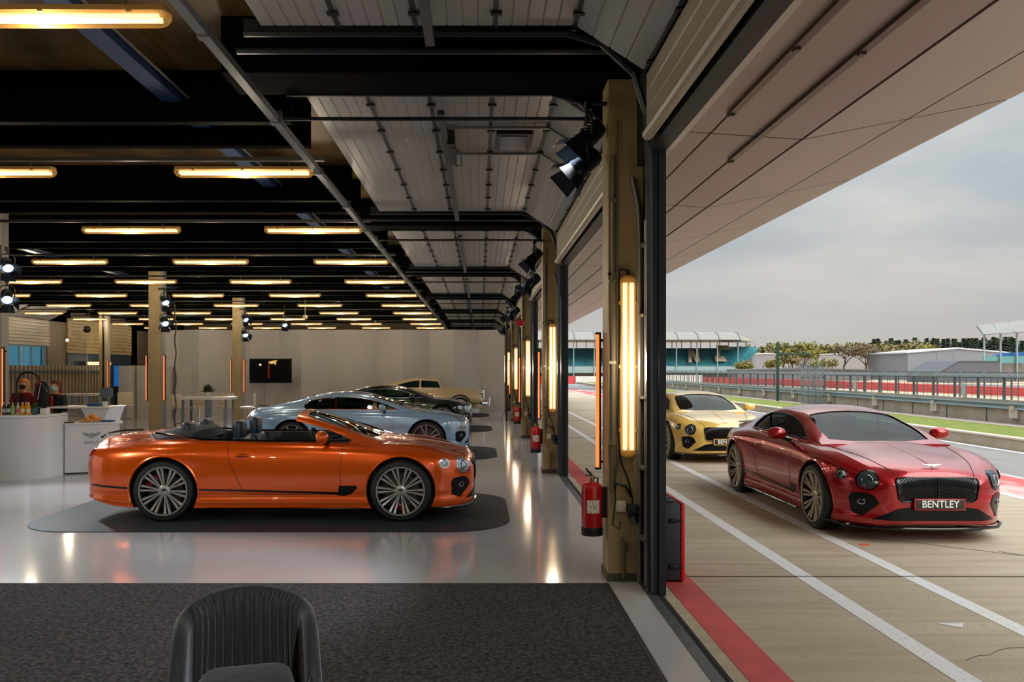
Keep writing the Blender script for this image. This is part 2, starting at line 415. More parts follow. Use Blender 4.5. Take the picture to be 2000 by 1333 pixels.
def side_window_poly(inset=0):
    top = []; t = 1.56
    while t <= 3.42:
        top.append((XN-t, interp(RZ, t)-.118-.012*0)); t += .08
    poly = [(XN-1.50, .988)]+[(x_, max(z, .995)) for x_, z in top]+[(XN-3.50, 1.09), (XN-3.52, 1.04), (XN-3.46, .995)]
    return poly
WS = [(XN-1.27, -.60), (XN-1.21, -.3), (XN-1.20, 0), (XN-1.21, .3), (XN-1.27, .60), (XN-1.55, .605), (XN-2.0, .545), (XN-2.08, .50), (XN-2.11, .25), (XN-2.12, 0), (XN-2.11, -.25), (XN-2.08, -.50), (XN-2.0, -.545), (XN-1.55, -.605)]
RWIN = [(XN-3.35, -.44), (XN-3.33, 0), (XN-3.35, .44), (XN-4.0, .47), (XN-4.08, .3), (XN-4.1, 0), (XN-4.08, -.3), (XN-4.0, -.47)]

_c = {}
def car_data():
    if _c: return _c
    b = body_mesh(None); me0 = b.mesh('body0', 35); _c['bvh'] = bvh_of(me0)
    me0.materials.append(None)
    def cyl(x, y0, y1, r):
        m = MB(); m.lathe([(r, y0), (r, y1)], (x, 0, .375), 40, 'y'); o = link('c', m.mesh('c')); o.data.materials.append(interior); return o
    def build(cab):
        t = link('tmp', me0.copy()); cs = []
        for x in (1.4255, -1.4255):
            for a, bq in ((-1.2, -.62), (.62, 1.2)): cs.append(cyl(x, a, bq, .412))
        m = MB(); m.prism(cab, .9, 'z', .42); o = link('c', m.mesh('c')); o.data.materials.append(interior); cs.append(o)
        return boolean(t, cs)
    coupe_cut = [(XN-1.28, -.60), (XN-1.22, 0), (XN-1.28, .60), (XN-1.5, .74), (XN-2.2, .77), (XN-3.4, .76), (XN-3.9, .55), (XN-3.95, 0), (XN-3.9, -.55), (XN-3.4, -.76), (XN-2.2, -.77), (XN-1.5, -.74)]
    conv_cut = [(XN-1.28, -.60), (XN-1.22, 0), (XN-1.28, .60), (XN-1.5, .74), (XN-2.2, .78), (XN-3.3, .76), (XN-3.62, .66), (XN-3.7, .3), (XN-3.7, -.3), (XN-3.62, -.66), (XN-3.3, -.76), (XN-2.2, -.78), (XN-1.5, -.74)]
    _c['coupe'] = build(coupe_cut); _c['conv'] = build(conv_cut)
    sh = cab_shell().mesh('shell', 40); sh.materials.append(None); _c['sbvh'] = bvh_of(sh)
    def cut(prisms):
        t = link('tmp', sh.copy()); cs = []
        for poly, d, ax, at in prisms:
            m = MB(); m.prism(poly, d, ax, at); o = link('c', m.mesh('c')); o.data.materials.append(gloss_black); cs.append(o)
        return boolean(t, cs)
    swp = side_window_poly()
    _c['roof'] = cut([(WS, 1, 'z', .8), (swp, .6, 'y', .5), (swp, .6, 'y', -1.1), (RWIN, 1, 'z', .8)])
    _c['frame'] = cut([(WS, 1, 'z', .8), ([(XN-1.52, .5), (XN-1.52, .985)]+swp[1:9]+[(XN-2.2, 1.2), (XN-2.2, .5)], .6, 'y', .5), ([(XN-1.52, .5), (XN-1.52, .985)]+swp[1:9]+[(XN-2.2, 1.2), (XN-2.2, .5)], .6, 'y', -1.1),
                       ([(XN-2.2, -1), (XN-2.2, 1), (XN-5, 1), (XN-5, -1)], 1.4, 'z', .4)])
    return _c

def make_gt(label, paint_hex, loc, rz, top=True, style='speed', seatm=None, rimm=None, flake=None, lights='dark', plate=False, name='coupe_car', caliper='#6d0f12', steer=0, rough=.22, metal=.5):
    D = car_data(); bv = D['bvh']; sb = D['sbvh']
    paint = mat('paint_'+paint_hex[1:], paint_hex, rough, metal, coat=1, noise=flake)
    root = thing(name, label, 'car', loc, rz)
    me = D['coupe' if top else 'conv'].copy()
    for i, q in enumerate(me.materials):
        if q is None: me.materials[i] = paint
    link('body', me, root)
    me = D['roof' if top else 'frame'].copy()
    for i, q in enumerate(me.materials):
        if q is None: me.materials[i] = paint
    link('roof' if top else 'windscreen_frame', me, root)
    for x in (1.4255, -1.4255):
        for y in (-.838, .838): add_wheel(root, x, y, style, steer if x > 0 else 0, rimm, caliper, spin=random.uniform(0, 6))
    # glazing
    g = MB(); patch(g, WS, 'T', sb, -.012, .08, .004); g.build('windscreen', glass_dark, root)
    if top:
        g = MB(); patch(g, RWIN, 'T', sb, -.012, .08, .004); g.build('rear_window', glass_dark, root)
        sw = side_window_poly()
        for ax in 'RL':
            g = MB(); patch(g, sw, ax, sb, -.014, .08, .004); wnd = g.build('side_window', glass_dark, root)
            t = MB(); drape(t, [(sw[0][0], .985), (sw[-1][0], .99)], ax, sb, .009, .05, .004)
            drape(t, sw[1:], ax, sb, .006, .05, .003); t.build('window_trim', chrome if lights != 'dark' else gloss_black, wnd)
            t = MB(); t.cbox((XN-2.83, (-.745 if ax == 'R' else .745), 1.10), (.04, .02, .28)); t.build('window_post', gloss_black, wnd)
    else:
        t = MB(); sg = -1
        for sg in (-1, 1): t.tube([(XN-1.5, sg*.80, .975), (XN-2.3, sg*.83, .965), (XN-3.3, sg*.825, .985), (XN-3.7, sg*.74, 1.03), (XN-3.95, sg*.62, 1.05)], .013, 8)
        t.build('belt_trim', gloss_black, root)
        t = MB(); rings = []                      # folded hood cover behind the rear seats
        for tt, z, hw in ((3.50, 1.06, .70), (3.56, 1.10, .70), (3.75, 1.10, .69), (3.95, 1.065, .64), (4.08, 1.035, .55)):
            rings.append([(XN-tt, hw*q/6, z-.05*(q/6)**4-(.0 if abs(q) < 6 else .04)) for q in range(-6, 7)]+[(XN-tt, hw*q/6, z-.12) for q in range(6, -7, -1)])
        t.loft(rings); t.build('hood_cover', mat('dark_hood_cloth', '#30363a', .7), root)
        t = MB(); t.tube([(XN-3.98, -.64, 1.035), (XN-4.11, -.4, 1.045), (XN-4.13, 0, 1.05), (XN-4.11, .4, 1.045), (XN-3.98, .64, 1.035)], .009, 8); t.build('chrome_strip', chrome, root)
    # cabin
    s = MB(); s.rbox((XN-1.62, 0, .86), (.42, 1.42, .2), .06, 3); s.rbox((XN-2.3, 0, .56), (1.1, .22, .22), .05, 3); s.build('dashboard', interior, root)
    st_ = MB(); c0 = Vector((XN-1.98, -.37, .92))
    Mx = Matrix.Translation(c0) @ Matrix.Rotation(R(-25), 4, 'Y')
    st_.tube([Mx @ Vector((0, .185*math.cos(a), .185*math.sin(a))) for a in [2*math.pi*k/20 for k in range(21)]], .015, 6)
    st_.tube([Mx @ Vector((0, -.18, 0)), Mx @ Vector((0, .18, 0))], .018, 6); st_.tube([Mx @ Vector((0, 0, 0)), Mx @ Vector((.3, 0, -.05))], .03, 8)
    st_.build('steering_wheel', interior, root)
    sm = seatm or leather
    for y in (-.37, .37): make_seat(root, XN-2.62, y, sm, hz=1.19); make_seat(root, XN-3.28, y*.95, sm, hz=1.17 if not top else 1.1)
    for sg in (-1, 1):
        s = MB(); s.rbox((XN-2.2, sg*.775, .80), (1.4, .05, .34), .02, 2); s.build('door_lining', interior, root)
    # shut lines, handle, sill strip, vents
    def shut(pts, ax, r_=.003, nm='shut_line'): j = MB(); drape(j, pts, ax, bv, r_); j.build(nm, interior, root)
    for ax in 'RL': shut([(XN-1.585, .93), (XN-1.61, .7), (XN-1.60, .33), (XN-2.72, .33), (XN-2.80, .42), (XN-2.94, .72), (XN-2.98, .95)], ax)
    shut([q for q in circ(XN-4.07, .985, .125, .075, 18) if q[1] < .99], 'R', .0022, 'fuel_flap_line')
    for sg in (-1, 1):                           # bonnet edges and the boot lid
        shut([(XN-.03, sg*.40), (XN-.3, sg*.50), (XN-.8, sg*.62), (XN-1.25, sg*.72)], 'T', .0035)
        shut([(XN-4.0, sg*.66), (XN-4.5, sg*.62)], 'T', .0022)
    crease = MB(); drape(crease, [(XN-.1, 0), (XN-1.15, 0)], 'T', bv, .007, .06, -.003, 8); crease.build('bonnet_ridge', paint, root)
    for ax, sg in (('R', -1), ('L', 1)):
        h = MB(); patch(h, circ(XN-2.79, .80, .085, .022, 16), ax, bv, .002, .03, .01); hd = h.build('handle_recess', gloss_black, root)
        h = MB(); p, n, d = cast(bv, XN-2.79, .80, ax); h.tube([p+Vector((.095, 0, -.004))+n*.006, p+Vector((.05, 0, .002))+n*.028, p+Vector((-.05, 0, .002))+n*.028, p+Vector((-.095, 0, -.004))+n*.006], [.006, .012, .012, .006], 8)
        h.build('door_handle', paint, root)
        k = MB(); patch(k, [(XN-1.62, .335), (XN-1.62, .36), (XN-3.30, .405), (XN-3.30, .385)], ax, bv, .006, .08)
        k.build('sill_strip', gloss_black, root)
        k = MB(); patch(k, [(XN-4.17, .40), (XN-4.17, .425), (XN-4.68, .44), (XN-4.68, .415)], ax, bv, .006, .06); k.build('bumper_strip', gloss_black, root)
        k = MB(); patch(k, [(XN-1.64, .32), (XN-1.62, .44), (XN-1.42, .44), (XN-1.40, .415), (XN-1.47, .345), (XN-1.55, .315)], ax, bv, .005, .05); k.build('wing_vent', mesh_black, root)
        k = MB(); k.tube([(XN-1.35, sg*.955, .165), (XN-3.25, sg*.965, .165)], .014, 8); k.build('side_skirt', gloss_black, root)
        for cx in (1.4255, -1.4255):
            lip = MB()
            pts = [cast(bv, cx+.425*math.cos(a), .375+.425*math.sin(a), ax)[0] for a in [R(q) for q in range(-18, 199, 9)]]
            lip.tube(pts, .012, 6); lip.build('arch_lip', paint, root)
        mr = MB()
        for v in mr.blob((XN-1.82, sg*1.035, 1.03), .12, 3, (.75, 1.05, .66)):
            if v.co.x < XN-1.855: v.co.x = XN-1.855
        mh = mr.build('door_mirror', paint, root)
        a = MB(); a.tube([(XN-1.78, sg*.86, .94), (XN-1.80, sg*.93, .965), (XN-1.81, sg*1.0, .99)], [.035, .025, .03], 8); a.build('mirror_arm', gloss_black, mh)
        a = MB(); a.prism(circ(sg*1.04, 1.03, .10, .062, 16), .006, 'x', XN-1.861); a.build('mirror_glass', chrome, mh)
    # rear lamps and lip
    for sg in (-1, 1):
        q = MB(); patch(q, circ(sg*.58, .81, .13, .06, 18), 'B', bv, .008, .04, .03); q.build('tail_lamp', tail_m, root)
    q = MB(); q.tube([(XN-4.62, -.62, 1.0), (XN-4.70, -.3, 1.015), (XN-4.71, 0, 1.02), (XN-4.70, .3, 1.015), (XN-4.62, .62, 1.0)], .014, 8); q.build('boot_spoiler', gloss_black, root)
    # face
    gp = [(-.33, .70), (.33, .70), (.42, .685), (.435, .65), (.405, .48), (.37, .45), (-.37, .45), (-.405, .48), (-.435, .65), (-.42, .685)]
    for gx in (0,):
        q = MB(); patch(q, gp, 'F', bv, .006, .05, .05); gr = q.build('grille', gloss_black, root)
        q = MB(); c = 0
        for sgn in (1, -1):
            for k in range(-26, 27):
                pts = []; x0 = k*.034
                for s_ in range(9):
                    z = .455+.235*s_/8; y = x0+sgn*(z-.57)*1.0
                    if abs(y) < .40-(.03 if z < .5 else 0): pts.append(cast(bv, y, z, 'F')[0]+Vector((.012, 0, 0)))
                if len(pts) > 1: q.tube(pts, .0028, 4, False)
        q.build('grille_mesh', mat('grille_wire', '#30343a', .3, .8), gr)
        q = MB(); drape(q, gp+[gp[0]], 'F', bv, .010, .05, .010, 6)
        q.build('grille_surround', chrome if style == 'five' else gloss_black, gr)
        q = MB(); q.tube([cast(bv, 0, .455+.235*s_/6, 'F')[0]+Vector((.016, 0, 0)) for s_ in range(7)], .006, 6); q.build('grille_bar', gloss_black, gr)
    for sg in (-1, 1):
        for cy, cz, r1, nm, an, tx in ((.655, .655, .118, 'headlamp', R(30), .17), (.855, .70, .068, 'outer_headlamp', R(52), .36)):
            AX = ('D', sg, an, XN-tx, sg*cy)
            q = MB(); patch(q, circ(0, cz, r1, r1*.87, 24), AX, bv, .006, .03, .03); hl = q.build(nm, gloss_black if lights == 'dark' else chrome, root)
            q = MB(); patch(q, circ(0, cz, r1*.86, r1*.75, 24), AX, bv, .012, .03, .012); q.build('lamp_lens', lens_dark if lights == 'dark' else lens, hl)
            q = MB(); cc = circ(0, cz, r1*.45, r1*.42, 16); drape(q, cc+[cc[0]], AX, bv, r1*.05, .05, .016, 5)
            q.build('lamp_ring', chrome, hl)
        q = MB(); pl = [(.57, .27), (.84, .35), (.86, .47), (.80, .52), (.66, .50), (.60, .43)]
        pl = [(.585, .42), (.625, .50), (.70, .53), (.80, .515), (.815, .47), (.785, .31), (.71, .27)]
        patch(q, pl if sg > 0 else mirr(pl), 'F', bv, .006, .04, .03); ik = q.build('corner_intake', mesh_black, root)
        q = MB(); cc = circ(sg*.72, .43, .026, .026, 12); drape(q, cc+[cc[0]], 'F', bv, .006, .05, .012, 5); q.build('fog_lamp', chrome, ik)
    q = MB(); patch(q, [(-.64, .25), (.64, .25), (.42, .375), (.25, .395), (-.25, .395), (-.42, .375)], 'F', bv, .006, .05, .03); q.build('lower_intake', mesh_black, root)
    q = MB()
    for z, r_, m_ in ((.165, .014, 0),):
        pts = [(XN-.62, -.945, z), (XN-.32, -.86, z), (XN-.12, -.70, z), (XN-.02, -.45, z), (XN+.015, 0, z), (XN-.02, .45, z), (XN-.12, .70, z), (XN-.32, .86, z), (XN-.62, .945, z)]
        q.tube(pts, .018, 8)
    q.build('front_splitter', gloss_black, root)
    p, n, d = cast(bv, 0, .755, 'F')
    if plate:
        k = MB(); k.cbox((XN-1.50, .36, .985), (.14, .28, .008), None); k.build('dashboard_card', white, root)
    q = MB(); wing = [(0, .014), (.05, .02), (.105, .024), (.09, .010), (.06, -.004), (.028, -.012), (0, -.024)]
    wing = wing+[(-a, b_) for a, b_ in reversed(wing[1:-1])]
    a_ = .62; q.prism([(u, v) for u, v in wing], .006, 'x', 0)
    bo = q.build('wing_badge', chrome, root, 0); bo.location = p+Vector((-.055, 0, .062)); bo.rotation_euler = (0, R(-62), 0)
    if plate:
        q = MB(); q.rbox((XN+.035, 0, .425), (.025, .54, .125), .008, 2); po = q.build('plate_holder', paint, root)
        q = MB(); q.rbox((XN+.046, 0, .428), (.01, .50, .10), .004, 2); q.build('number_plate', mat('plate_black', '#2b2a25', .5), po)
        text_mesh('BENTLEY', .105, .002, mat('plate_white', '#e8e6e0', .5), 'plate_letters', po, Matrix.Translation((XN+.0525, 0, .430)) @ Matrix.Rotation(R(90), 4, 'Z') @ Matrix.Rotation(R(90), 4, 'X') @ Matrix.Scale(.92, 4, (1, 0, 0)))
    return root
# ------------------------------------------------------------------ the garage shell
def struct(o): o['kind'] = 'structure'; return o
CY = [7.11+7.4*k for k in range(-1, 7)]       # front faces of the pit side pillars (first one is behind the camera)
CEIL = H+3.0
epoxy = mat('white_epoxy_floor', '#aeadae', .12, noise=(.5, '#a3a2a4', .35, .7), bump=(1.1, .02, .02), spec=.45)
b = MB(); b.box((-19, -8, -.05), (1.40, 52, 0)); struct(b.build('floor', epoxy, smooth=0))
carpet_m = mat('charcoal_carpet', '#302e2e', .95, noise=(34, '#575453', .36, .66), bump=(260, .9, .01), spec=.1)
b = MB(); b.box((-18.4, -7.9, 0), (1.065, 7.03, .006)); tag(b.build('carpet', carpet_m, smooth=0), 'mottled charcoal carpet covering the floor in the foreground', 'carpet')
b = MB(); b.box((1.065, -7.9, 0), (1.10, 7.03, .008)); struct(b.build('trim_carpet_edge', mat('dark_edge', '#14181c', .6), smooth=0))
b = MB(); b.box((1.36, -8, -.04), (1.44, 52, .004)); struct(b.build('trim_threshold', mat('dark_grey_strip', '#3c4043', .4, noise=(14, '#55595a', .4, .65)), smooth=0))
b = MB(); b.box((1.44, -8, -.04), (1.49, 52, .002)); b.box((1.462, -8, .0), (1.474, 52, .006)); struct(b.build('trim_door_track', mat('gap_black', '#15130f', .8), smooth=0))

ceil_m = mat('glow_tinted_ceiling', '#4a3a20', .55, spec=.15, noise=(1.6, '#77603a', .4, .6), bump=(3.5, .35, .05), stretch=(1, .5, 1))  # black ceiling; the lamps' warm glow is put into this brown
b = MB(); b.box((-19, -8, CEIL), (1.5, 52, CEIL+.1)); struct(b.build('ceiling', ceil_m, smooth=0))
beam_m = mat('black_beam', '#040404', .9, spec=.05)
ROWS = [5.15]+[9.2+3.83*k for k in range(10)]
b = MB()
for y in ROWS:
    b.box((-18.5, y-1.0, H+2.48), (-1.9, y-.88, CEIL)); b.box((-18.5, y-.12, H+2.48), (-1.9, y, CEIL))
struct(b.build('trim_ceiling_beams', beam_m, smooth=0))
b = MB()
for y in ROWS: b.box((-18.3, y-.03, H+2.34), (-1.75, y+.03, H+2.38))
struct(b.build('trim_light_rails', mat('rail_grey', '#55534c', .4, .5), smooth=0))
b = MB(); b.box((-1.86, -7, H+2.20), (-1.79, 50, H+2.26))
for k in range(30): b.box((-1.87, -6+1.9*k, H+2.19), (-1.78, -5.94+1.9*k, H+2.27))
tag(b.build('conduit', mat('grey_conduit', '#6d7173', .35, .5), smooth=0), 'long grey conduit running away under the ceiling beside the lights', 'conduit')
for x, lab in ((-3.06, 'blue cable tray running away under the dark ceiling above the nearest lights'), (-10.2, 'blue cable tray under the ceiling far left above the counter')):
    b = MB(); b.box((x-.10, 3.5, H+2.68), (x+.05, 40, H+2.72)); b.box((x-.12, 3.5, H+2.68), (x-.10, 40, H+2.76)); b.box((x+.05, 3.5, H+2.68), (x+.07, 40, H+2.76))
    t = b.build('cable_tray', mat('tray_blue', '#1d3a66', .45), smooth=0); tag(t, lab, 'cable tray')
    b = MB(); b.tube([(x+.14, 3.5, H+2.72), (x+.14, 40, H+2.72)], .012, 6); b.build('cable', mat('pipe_grey', '#5c5c58', .5), t)

# walls
zig = mat('pale_folding_wall', '#c4bfba', .55)
b = MB(); x = 1.03; k = 0; pts = []
while x > -14.6: pts.append((x, 35.05+(.28 if k % 2 else -.28))); x -= 1.08; k += 1
for p, q in zip(pts, pts[1:]):
    vs = [b.bm.verts.new(v) for v in ((p[0], p[1], 0), (q[0], q[1], 0), (q[0], q[1], 3.53), (p[0], p[1], 3.53), (p[0], p[1]+.04, 0), (q[0], q[1]+.04, 0), (q[0], q[1]+.04, 3.53), (p[0], p[1]+.04, 3.53))]
    for f in ((0, 1, 2, 3), (5, 4, 7, 6), (3, 2, 6, 7), (0, 3, 7, 4), (1, 5, 6, 2)): b.bm.faces.new([vs[i] for i in f])
struct(b.build('wall_far', zig, smooth=0))
b = MB(); b.box((-19, 51.5, 0), (1.5, 51.7, CEIL)); struct(b.build('wall_end', mat('end_wall', '#6f6250', .7), smooth=0))
b = MB(); b.box((-19, -8.2, 0), (1.5, -8, CEIL)); struct(b.build('wall_back', mat('back_wall', '#857c6e', .7), smooth=0))
wl = mat('left_wall_panel', '#5f5546', .6)
b = MB()
for y0, y1 in ((-8, 6), (13, 14), (21, 22), (28.6, 29.6), (35.2, 37.2), (43.2, 44.4), (50, 52)): b.box((-18.9, y0, 0), (-18.6, y1, CEIL))
b.box((-18.9, -8, H+2.1), (-18.6, 52, CEIL)); b.box((-18.9, 43.2, 0), (-18.6, 52, CEIL)); struct(b.build('wall_left', wl, smooth=0))

# pit side pillars with their pipes and jambs
words = ['just behind the viewpoint', 'nearest the camera', 'second from the camera', 'third from the camera', 'fourth from the camera', 'fifth from the camera', 'farthest from the camera']
def pillar(k, y):
    t = thing('pillar', 'tan steel pillar between the pit side doors, %s' % words[k], 'pillar', (1.11, y, 0))
    b = MB(); b.box((0, 0, 0), (.31, .33, CEIL)); b.build('post', tan, t, 0, .006)
    b = MB(); b.box((.30, -.44, 0), (.39, .5, 3.62)); b.box((.28, -.44, 0), (.31, -.40, 3.62)); b.box((.34, -.46, 0), (.40, -.43, 3.62)); b.build('door_jamb', mat('blue_black_steel', '#1b252d', .45, .3), t, 0, .004)
    b = MB(); b.tube([(.265, -.03, .0), (.265, -.03, 3.0), (.25, -.03, 3.25), (.20, -.03, 3.5)], .022, 10); b.tube([(.29, -.20, .02), (.29, -.20, 3.1)], .018, 8)
    for z in (.4, 1.0, 1.6, 2.3, 2.9): b.cbox((.28, -.1, z), (.05, .26, .02))
    b.build('drain_pipe', mat('galv_pipe', '#8a8986', .4, .5), t)
    b = MB(); b.tube([(.035, -.03, .78), (.035, -.03, 3.7)], .016, 8); b.tube([(.075, -.02, .95), (.075, -.02, 2.4), (.07, -.02, 4.0)], .008, 6)
    for z in (1.2, 1.9, 2.6, 3.3): b.cbox((.03, -.03, z), (.06, .05, .025))
    b.build('conduit', mat('conduit_brown', '#6f6654', .45, .3), t)
    b = MB(); b.tube([(.09, -.02, 2.68), (.10, -.04, 2.3), (.08, -.03, 1.4), (.10, -.05, 1.05), (.165, -.06, .88), (.20, -.06, .72), (.19, -.06, .60)], .009, 6)
    b.tube([(.05, -.03, .80), (.06, -.05, .86), (.14, -.06, .84), (.19, -.06, .74)], .013, 6); b.tube([(.05, -.03, 1.0), (.055, -.05, .7), (.03, -.05, .50), (.09, -.05, .46), (.10, -.05, .53)], .006, 6)
    b.build('cable', rubber, t)
    b = MB(); b.rbox((.105, -.02, .655), (.085, .05, .095), .006, 2); b.build('socket', mat('socket_cream', '#c9c0a8', .4), t)
    b = MB(); b.rbox((.205, -.06, .62), (.09, .10, .12), .02, 2); b.tube([(.205, -.08, .58), (.215, -.10, .52)], .035, 10); b.build('plug', mat('plug_blue_black', '#0f1a2a', .35), t)
    b = MB(); b.tube([(.13, -.05, .04), (.13, -.05, .30)], .016, 8); b.tube([(.13, -.05, .28), (.13, -.05, .36)], .03, 8)
    b.tube([(.13, -.05, .36), (.105, -.05, .40), (.13, -.05, .44), (.155, -.05, .40), (.13, -.05, .36)], .008, 6); b.build('tap', mat('tap_brass', '#7e7459', .35, .6), t)
    b = MB(); b.box((-.01, -.012, 0), (.32, .35, .07)); b.build('base_plate', mat('pillar_foot', '#4b4436', .6), t, 0, .004)
for k in range(0, 7): pillar(k, CY[k])
pillar_back = 0

# overhead sectional doors parked under the ceiling
panel_m = mat('white_door_panel', '#969698', .30, bump=(.8, .15, .03), stretch=(1, .3, 1))
tanpanel = mat('door_panel_warm', '#9d9583', .4)
trackm = mat('door_track', '#33393d', .35, .6)
def sect_profile(x0, z0, x1, z1, n=5, th=.045, dep=.008):
    d = Vector((x1-x0, z1-z0)); L = d.length; d /= L; nn = Vector((-d.y, d.x)); p = []
    for i in range(n):
        for u, o in ((.0, .0), (.86, .0), (.93, dep)) if dep < .02 else ((.0, .0), (.45, .0), (.6, dep), (.85, dep)): p.append(Vector((x0, z0))+d*L*(i+u)/n+nn*o)
    p.append(Vector((x1, z1))); p.append(Vector((x1, z1))+nn*th); p.append(Vector((x0, z0))+nn*th)
    return [tuple(v) for v in p]
ZP = H+2.65
SEAM = [-1.70, -1.09, -.49, .12, .73]
def odoor(n, y0, y1, win):
    t = struct(bpy.data.objects.new('door_%d' % n, None)); COL.objects.link(t); t.location = (0, y0, 0); L = y1-y0
    for i in range(4):
        b = MB(); b.prism(sect_profile(SEAM[i]+.012, ZP, SEAM[i+1]-.012, ZP), L, 'y', 0); b.build('door_panel', panel_m, t, 0)
    b = MB(); b.prism(sect_profile(.742, ZP-.005, 1.27, H+2.30, 4), L, 'y', 0); b.build('door_panel', panel_m, t, 0)
    b = MB(); b.prism(sect_profile(1.28, H+2.27, 1.28, H+1.83, 3), L, 'y', 0); b.tube([(1.29, 0, H+1.81), (1.29, L, H+1.81)], .045, 10); b.build('door_panel', tanpanel, t, 0)
    b = MB()
    for x in SEAM[1:]+[1.275]:
        z = ZP-.012 if x < 1 else H+2.285
        b.box((x-.013, 0, z), (x+.013, L, z+.03))
        for q in range(7):
            yy = .25+q*(L-.5)/6; b.cbox((x, yy, z-.006), (.085, .05, .018))
    b.build('hinge_strip', mat('hinge_dark', '#23262a', .45, .4), t, 0)
    for yy in (-.10, L+.10):
        b = MB(); b.tube([(-1.85, yy, ZP-.02), (.68, yy, ZP-.02), (.95, yy, ZP-.10), (1.2, yy, H+2.32), (1.30, yy, H+2.0), (1.32, yy, H+1.5), (1.33, yy, .1)], .028, 6)
        b.box((-1.85, yy-.012, ZP+.0), (.75, yy+.012, ZP+.09)); b.build('door_track', trackm, t, 0)
    b = MB(); b.box((-.42, .1, ZP-.16), (-.35, L, ZP-.11)); b.build('motor_rail', mat('motor_rail_grey', '#5a5f62', .35, .6), t, 0)
    b = MB(); b.tube([(-1.95, .0, H+2.42), (1.15, -.0, H+2.42)], .02, 6); b.tube([(-1.95, L+.25, ZP-.1), (1.05, L+.25, ZP-.1)], .025, 6)
    b.cbox((-1.95, 0, H+2.44), (.07, .07, .1)); b.build('cross_bar', trackm, t, 0)
    if win:
        b = MB()
        for yy in (.95, 2.02): b.box((-.35, yy-.02, ZP-.05), (.76, yy+.02, ZP-.02)); b.tube([(.74, yy, ZP-.035), (1.25, yy, H+2.30)], .014, 6)
        b.build('wicket_frame', mat('wicket_alu', '#8e8f8e', .35, .6), t, 0)
        b = MB(); b.box((.18, 1.15, ZP-.045), (.58, 1.89, ZP+.01)); wf = b.build('window_frame', black, t, 0)
        b = MB(); b.box((.225, 1.23, ZP-.052), (.535, 1.81, ZP-.046)); b.build('window_pane', mat('blue_mirror_pane', '#2f5a75', .15, .2), wf, 0)
        b = MB(); b.box((-.36, 1.0, ZP-.2), (-.28, 1.9, ZP-.02)); b.tube([(-.30, 1.05, ZP-.22), (-.22, 1.2, ZP-.24), (-.22, 1.75, ZP-.24), (-.30, 1.9, ZP-.22)], .012, 6); b.build('latch_box', trackm, t, 0)
for n in range(7):
    y0 = CY[n]+.8; y1 = y0+5.8
    odoor(n+1, y0, y1, n == 1)
b = MB()
for k in range(0, 8):
    y = CY[k] if k < 8 else 0
    b.box((-2.2, y-.16, H+2.52), (1.5, y+.40, CEIL))
struct(b.build('trim_bay_beams', beam_m, smooth=0))
b = MB()
for k in range(0, 8): b.box((1.36, CY[k]+.4, H+1.765) if k < 7 else (1.36, 51, H+1.765), (1.50, (CY[k+1] if k < 7 else 52), CEIL))
b.box((1.36, -8, H+1.765), (1.5, CY[0]+.4, CEIL))
struct(b.build('trim_door_lintel', mat('blue_black_steel2', '#141b20', .5, .3), smooth=0))
b = MB(); b.box((1.5, -8, H+1.78), (1.56, 52, H+3.6)); struct(b.build('wall_right', mat('outer_wall', '#c9c4bd', .6), smooth=0))

# ------------------------------------------------------------------ fluorescent fittings
tube_m = mat('fluorescent_tube', '#ffffff', .5, emit='#ffdca8', es=1.7)
cov = cover('milky_lamp_cover', '#e6bd70', .72)
hous = mat('lamp_housing', '#b8904a', .5)
def lamp(label, group, loc, vertical=False, name='ceiling_light'):
    """twin tube weatherproof fitting 1.57 m long; local x is its length and the cover faces -z"""
    t = thing(name, label, 'light', loc, 0, group)
    if 'h' not in lamp.__dict__:
        def outline(w, L, r):
            return [(L/2-r+r*math.cos(a), w/2*1.0*math.sin(a)) for a in [R(q) for q in range(-90, 91, 15)]]+[(-L/2+r+r*math.cos(a), w/2*math.sin(a)) for a in [R(q) for q in range(90, 271, 15)]]
        b = MB(); b.prism([(u, v) for u, v in outline(.13, 1.55, .03)], .035, 'z', .0)
        for x in (-.55, 0, .55):
            b.cbox((x, .072, 0), (.03, .014, .03)); b.cbox((x, -.072, 0), (.03, .014, .03))
        lamp.h = b.mesh('housing')
        b = MB(); rings = []
        for z, w, L in ((0, .14, 1.575), (-.03, .135, 1.57), (-.06, .11, 1.52), (-.075, .07, 1.46)):
            rings.append([(u, v, z) for u, v in outline(w, L, w*.35)])
        b.loft(rings, True, False); b.bm.faces.new([b.bm.verts[-len(rings[0])+i] for i in range(len(rings[0]))] if False else [v for v in b.bm.verts if abs(v.co.z+.075) < 1e-6])
        lamp.c = b.mesh('cover')
        b = MB()
        for y in (-.03, .03): b.tube([(-.72, y, -.028), (.72, y, -.028)], .019, 8)
        lamp.t = b.mesh('tube')
        for me, m in ((lamp.h, hous), (lamp.c, cov), (lamp.t, tube_m)): me.materials.append(m)
    link('housing', lamp.h, t); link('diffuser', lamp.c, t); link('tube', lamp.t, t)
    if 'l' not in lamp.__dict__:
        lamp.l = bpy.data.lights.new('tube_glow', 'POINT'); lamp.l.energy = 34; lamp.l.color = (1, .84, .62); lamp.l.shadow_soft_size = .06
        lamp.w = lamp.l.copy(); lamp.w.energy = 13; lamp.w.shadow_soft_size = .12
    lo = bpy.data.objects.new('tube_glow', lamp.w if name == 'wall_light' else lamp.l); COL.objects.link(lo); lo.parent = t; lo.location = (0, 0, -.35 if name == 'wall_light' else -.16)
    return t
ordn = ['nearest', 'second', 'third', 'fourth', 'fifth', 'sixth', 'seventh', 'eighth', 'ninth', 'tenth', 'eleventh']
G = 'fluorescent ceiling lights'
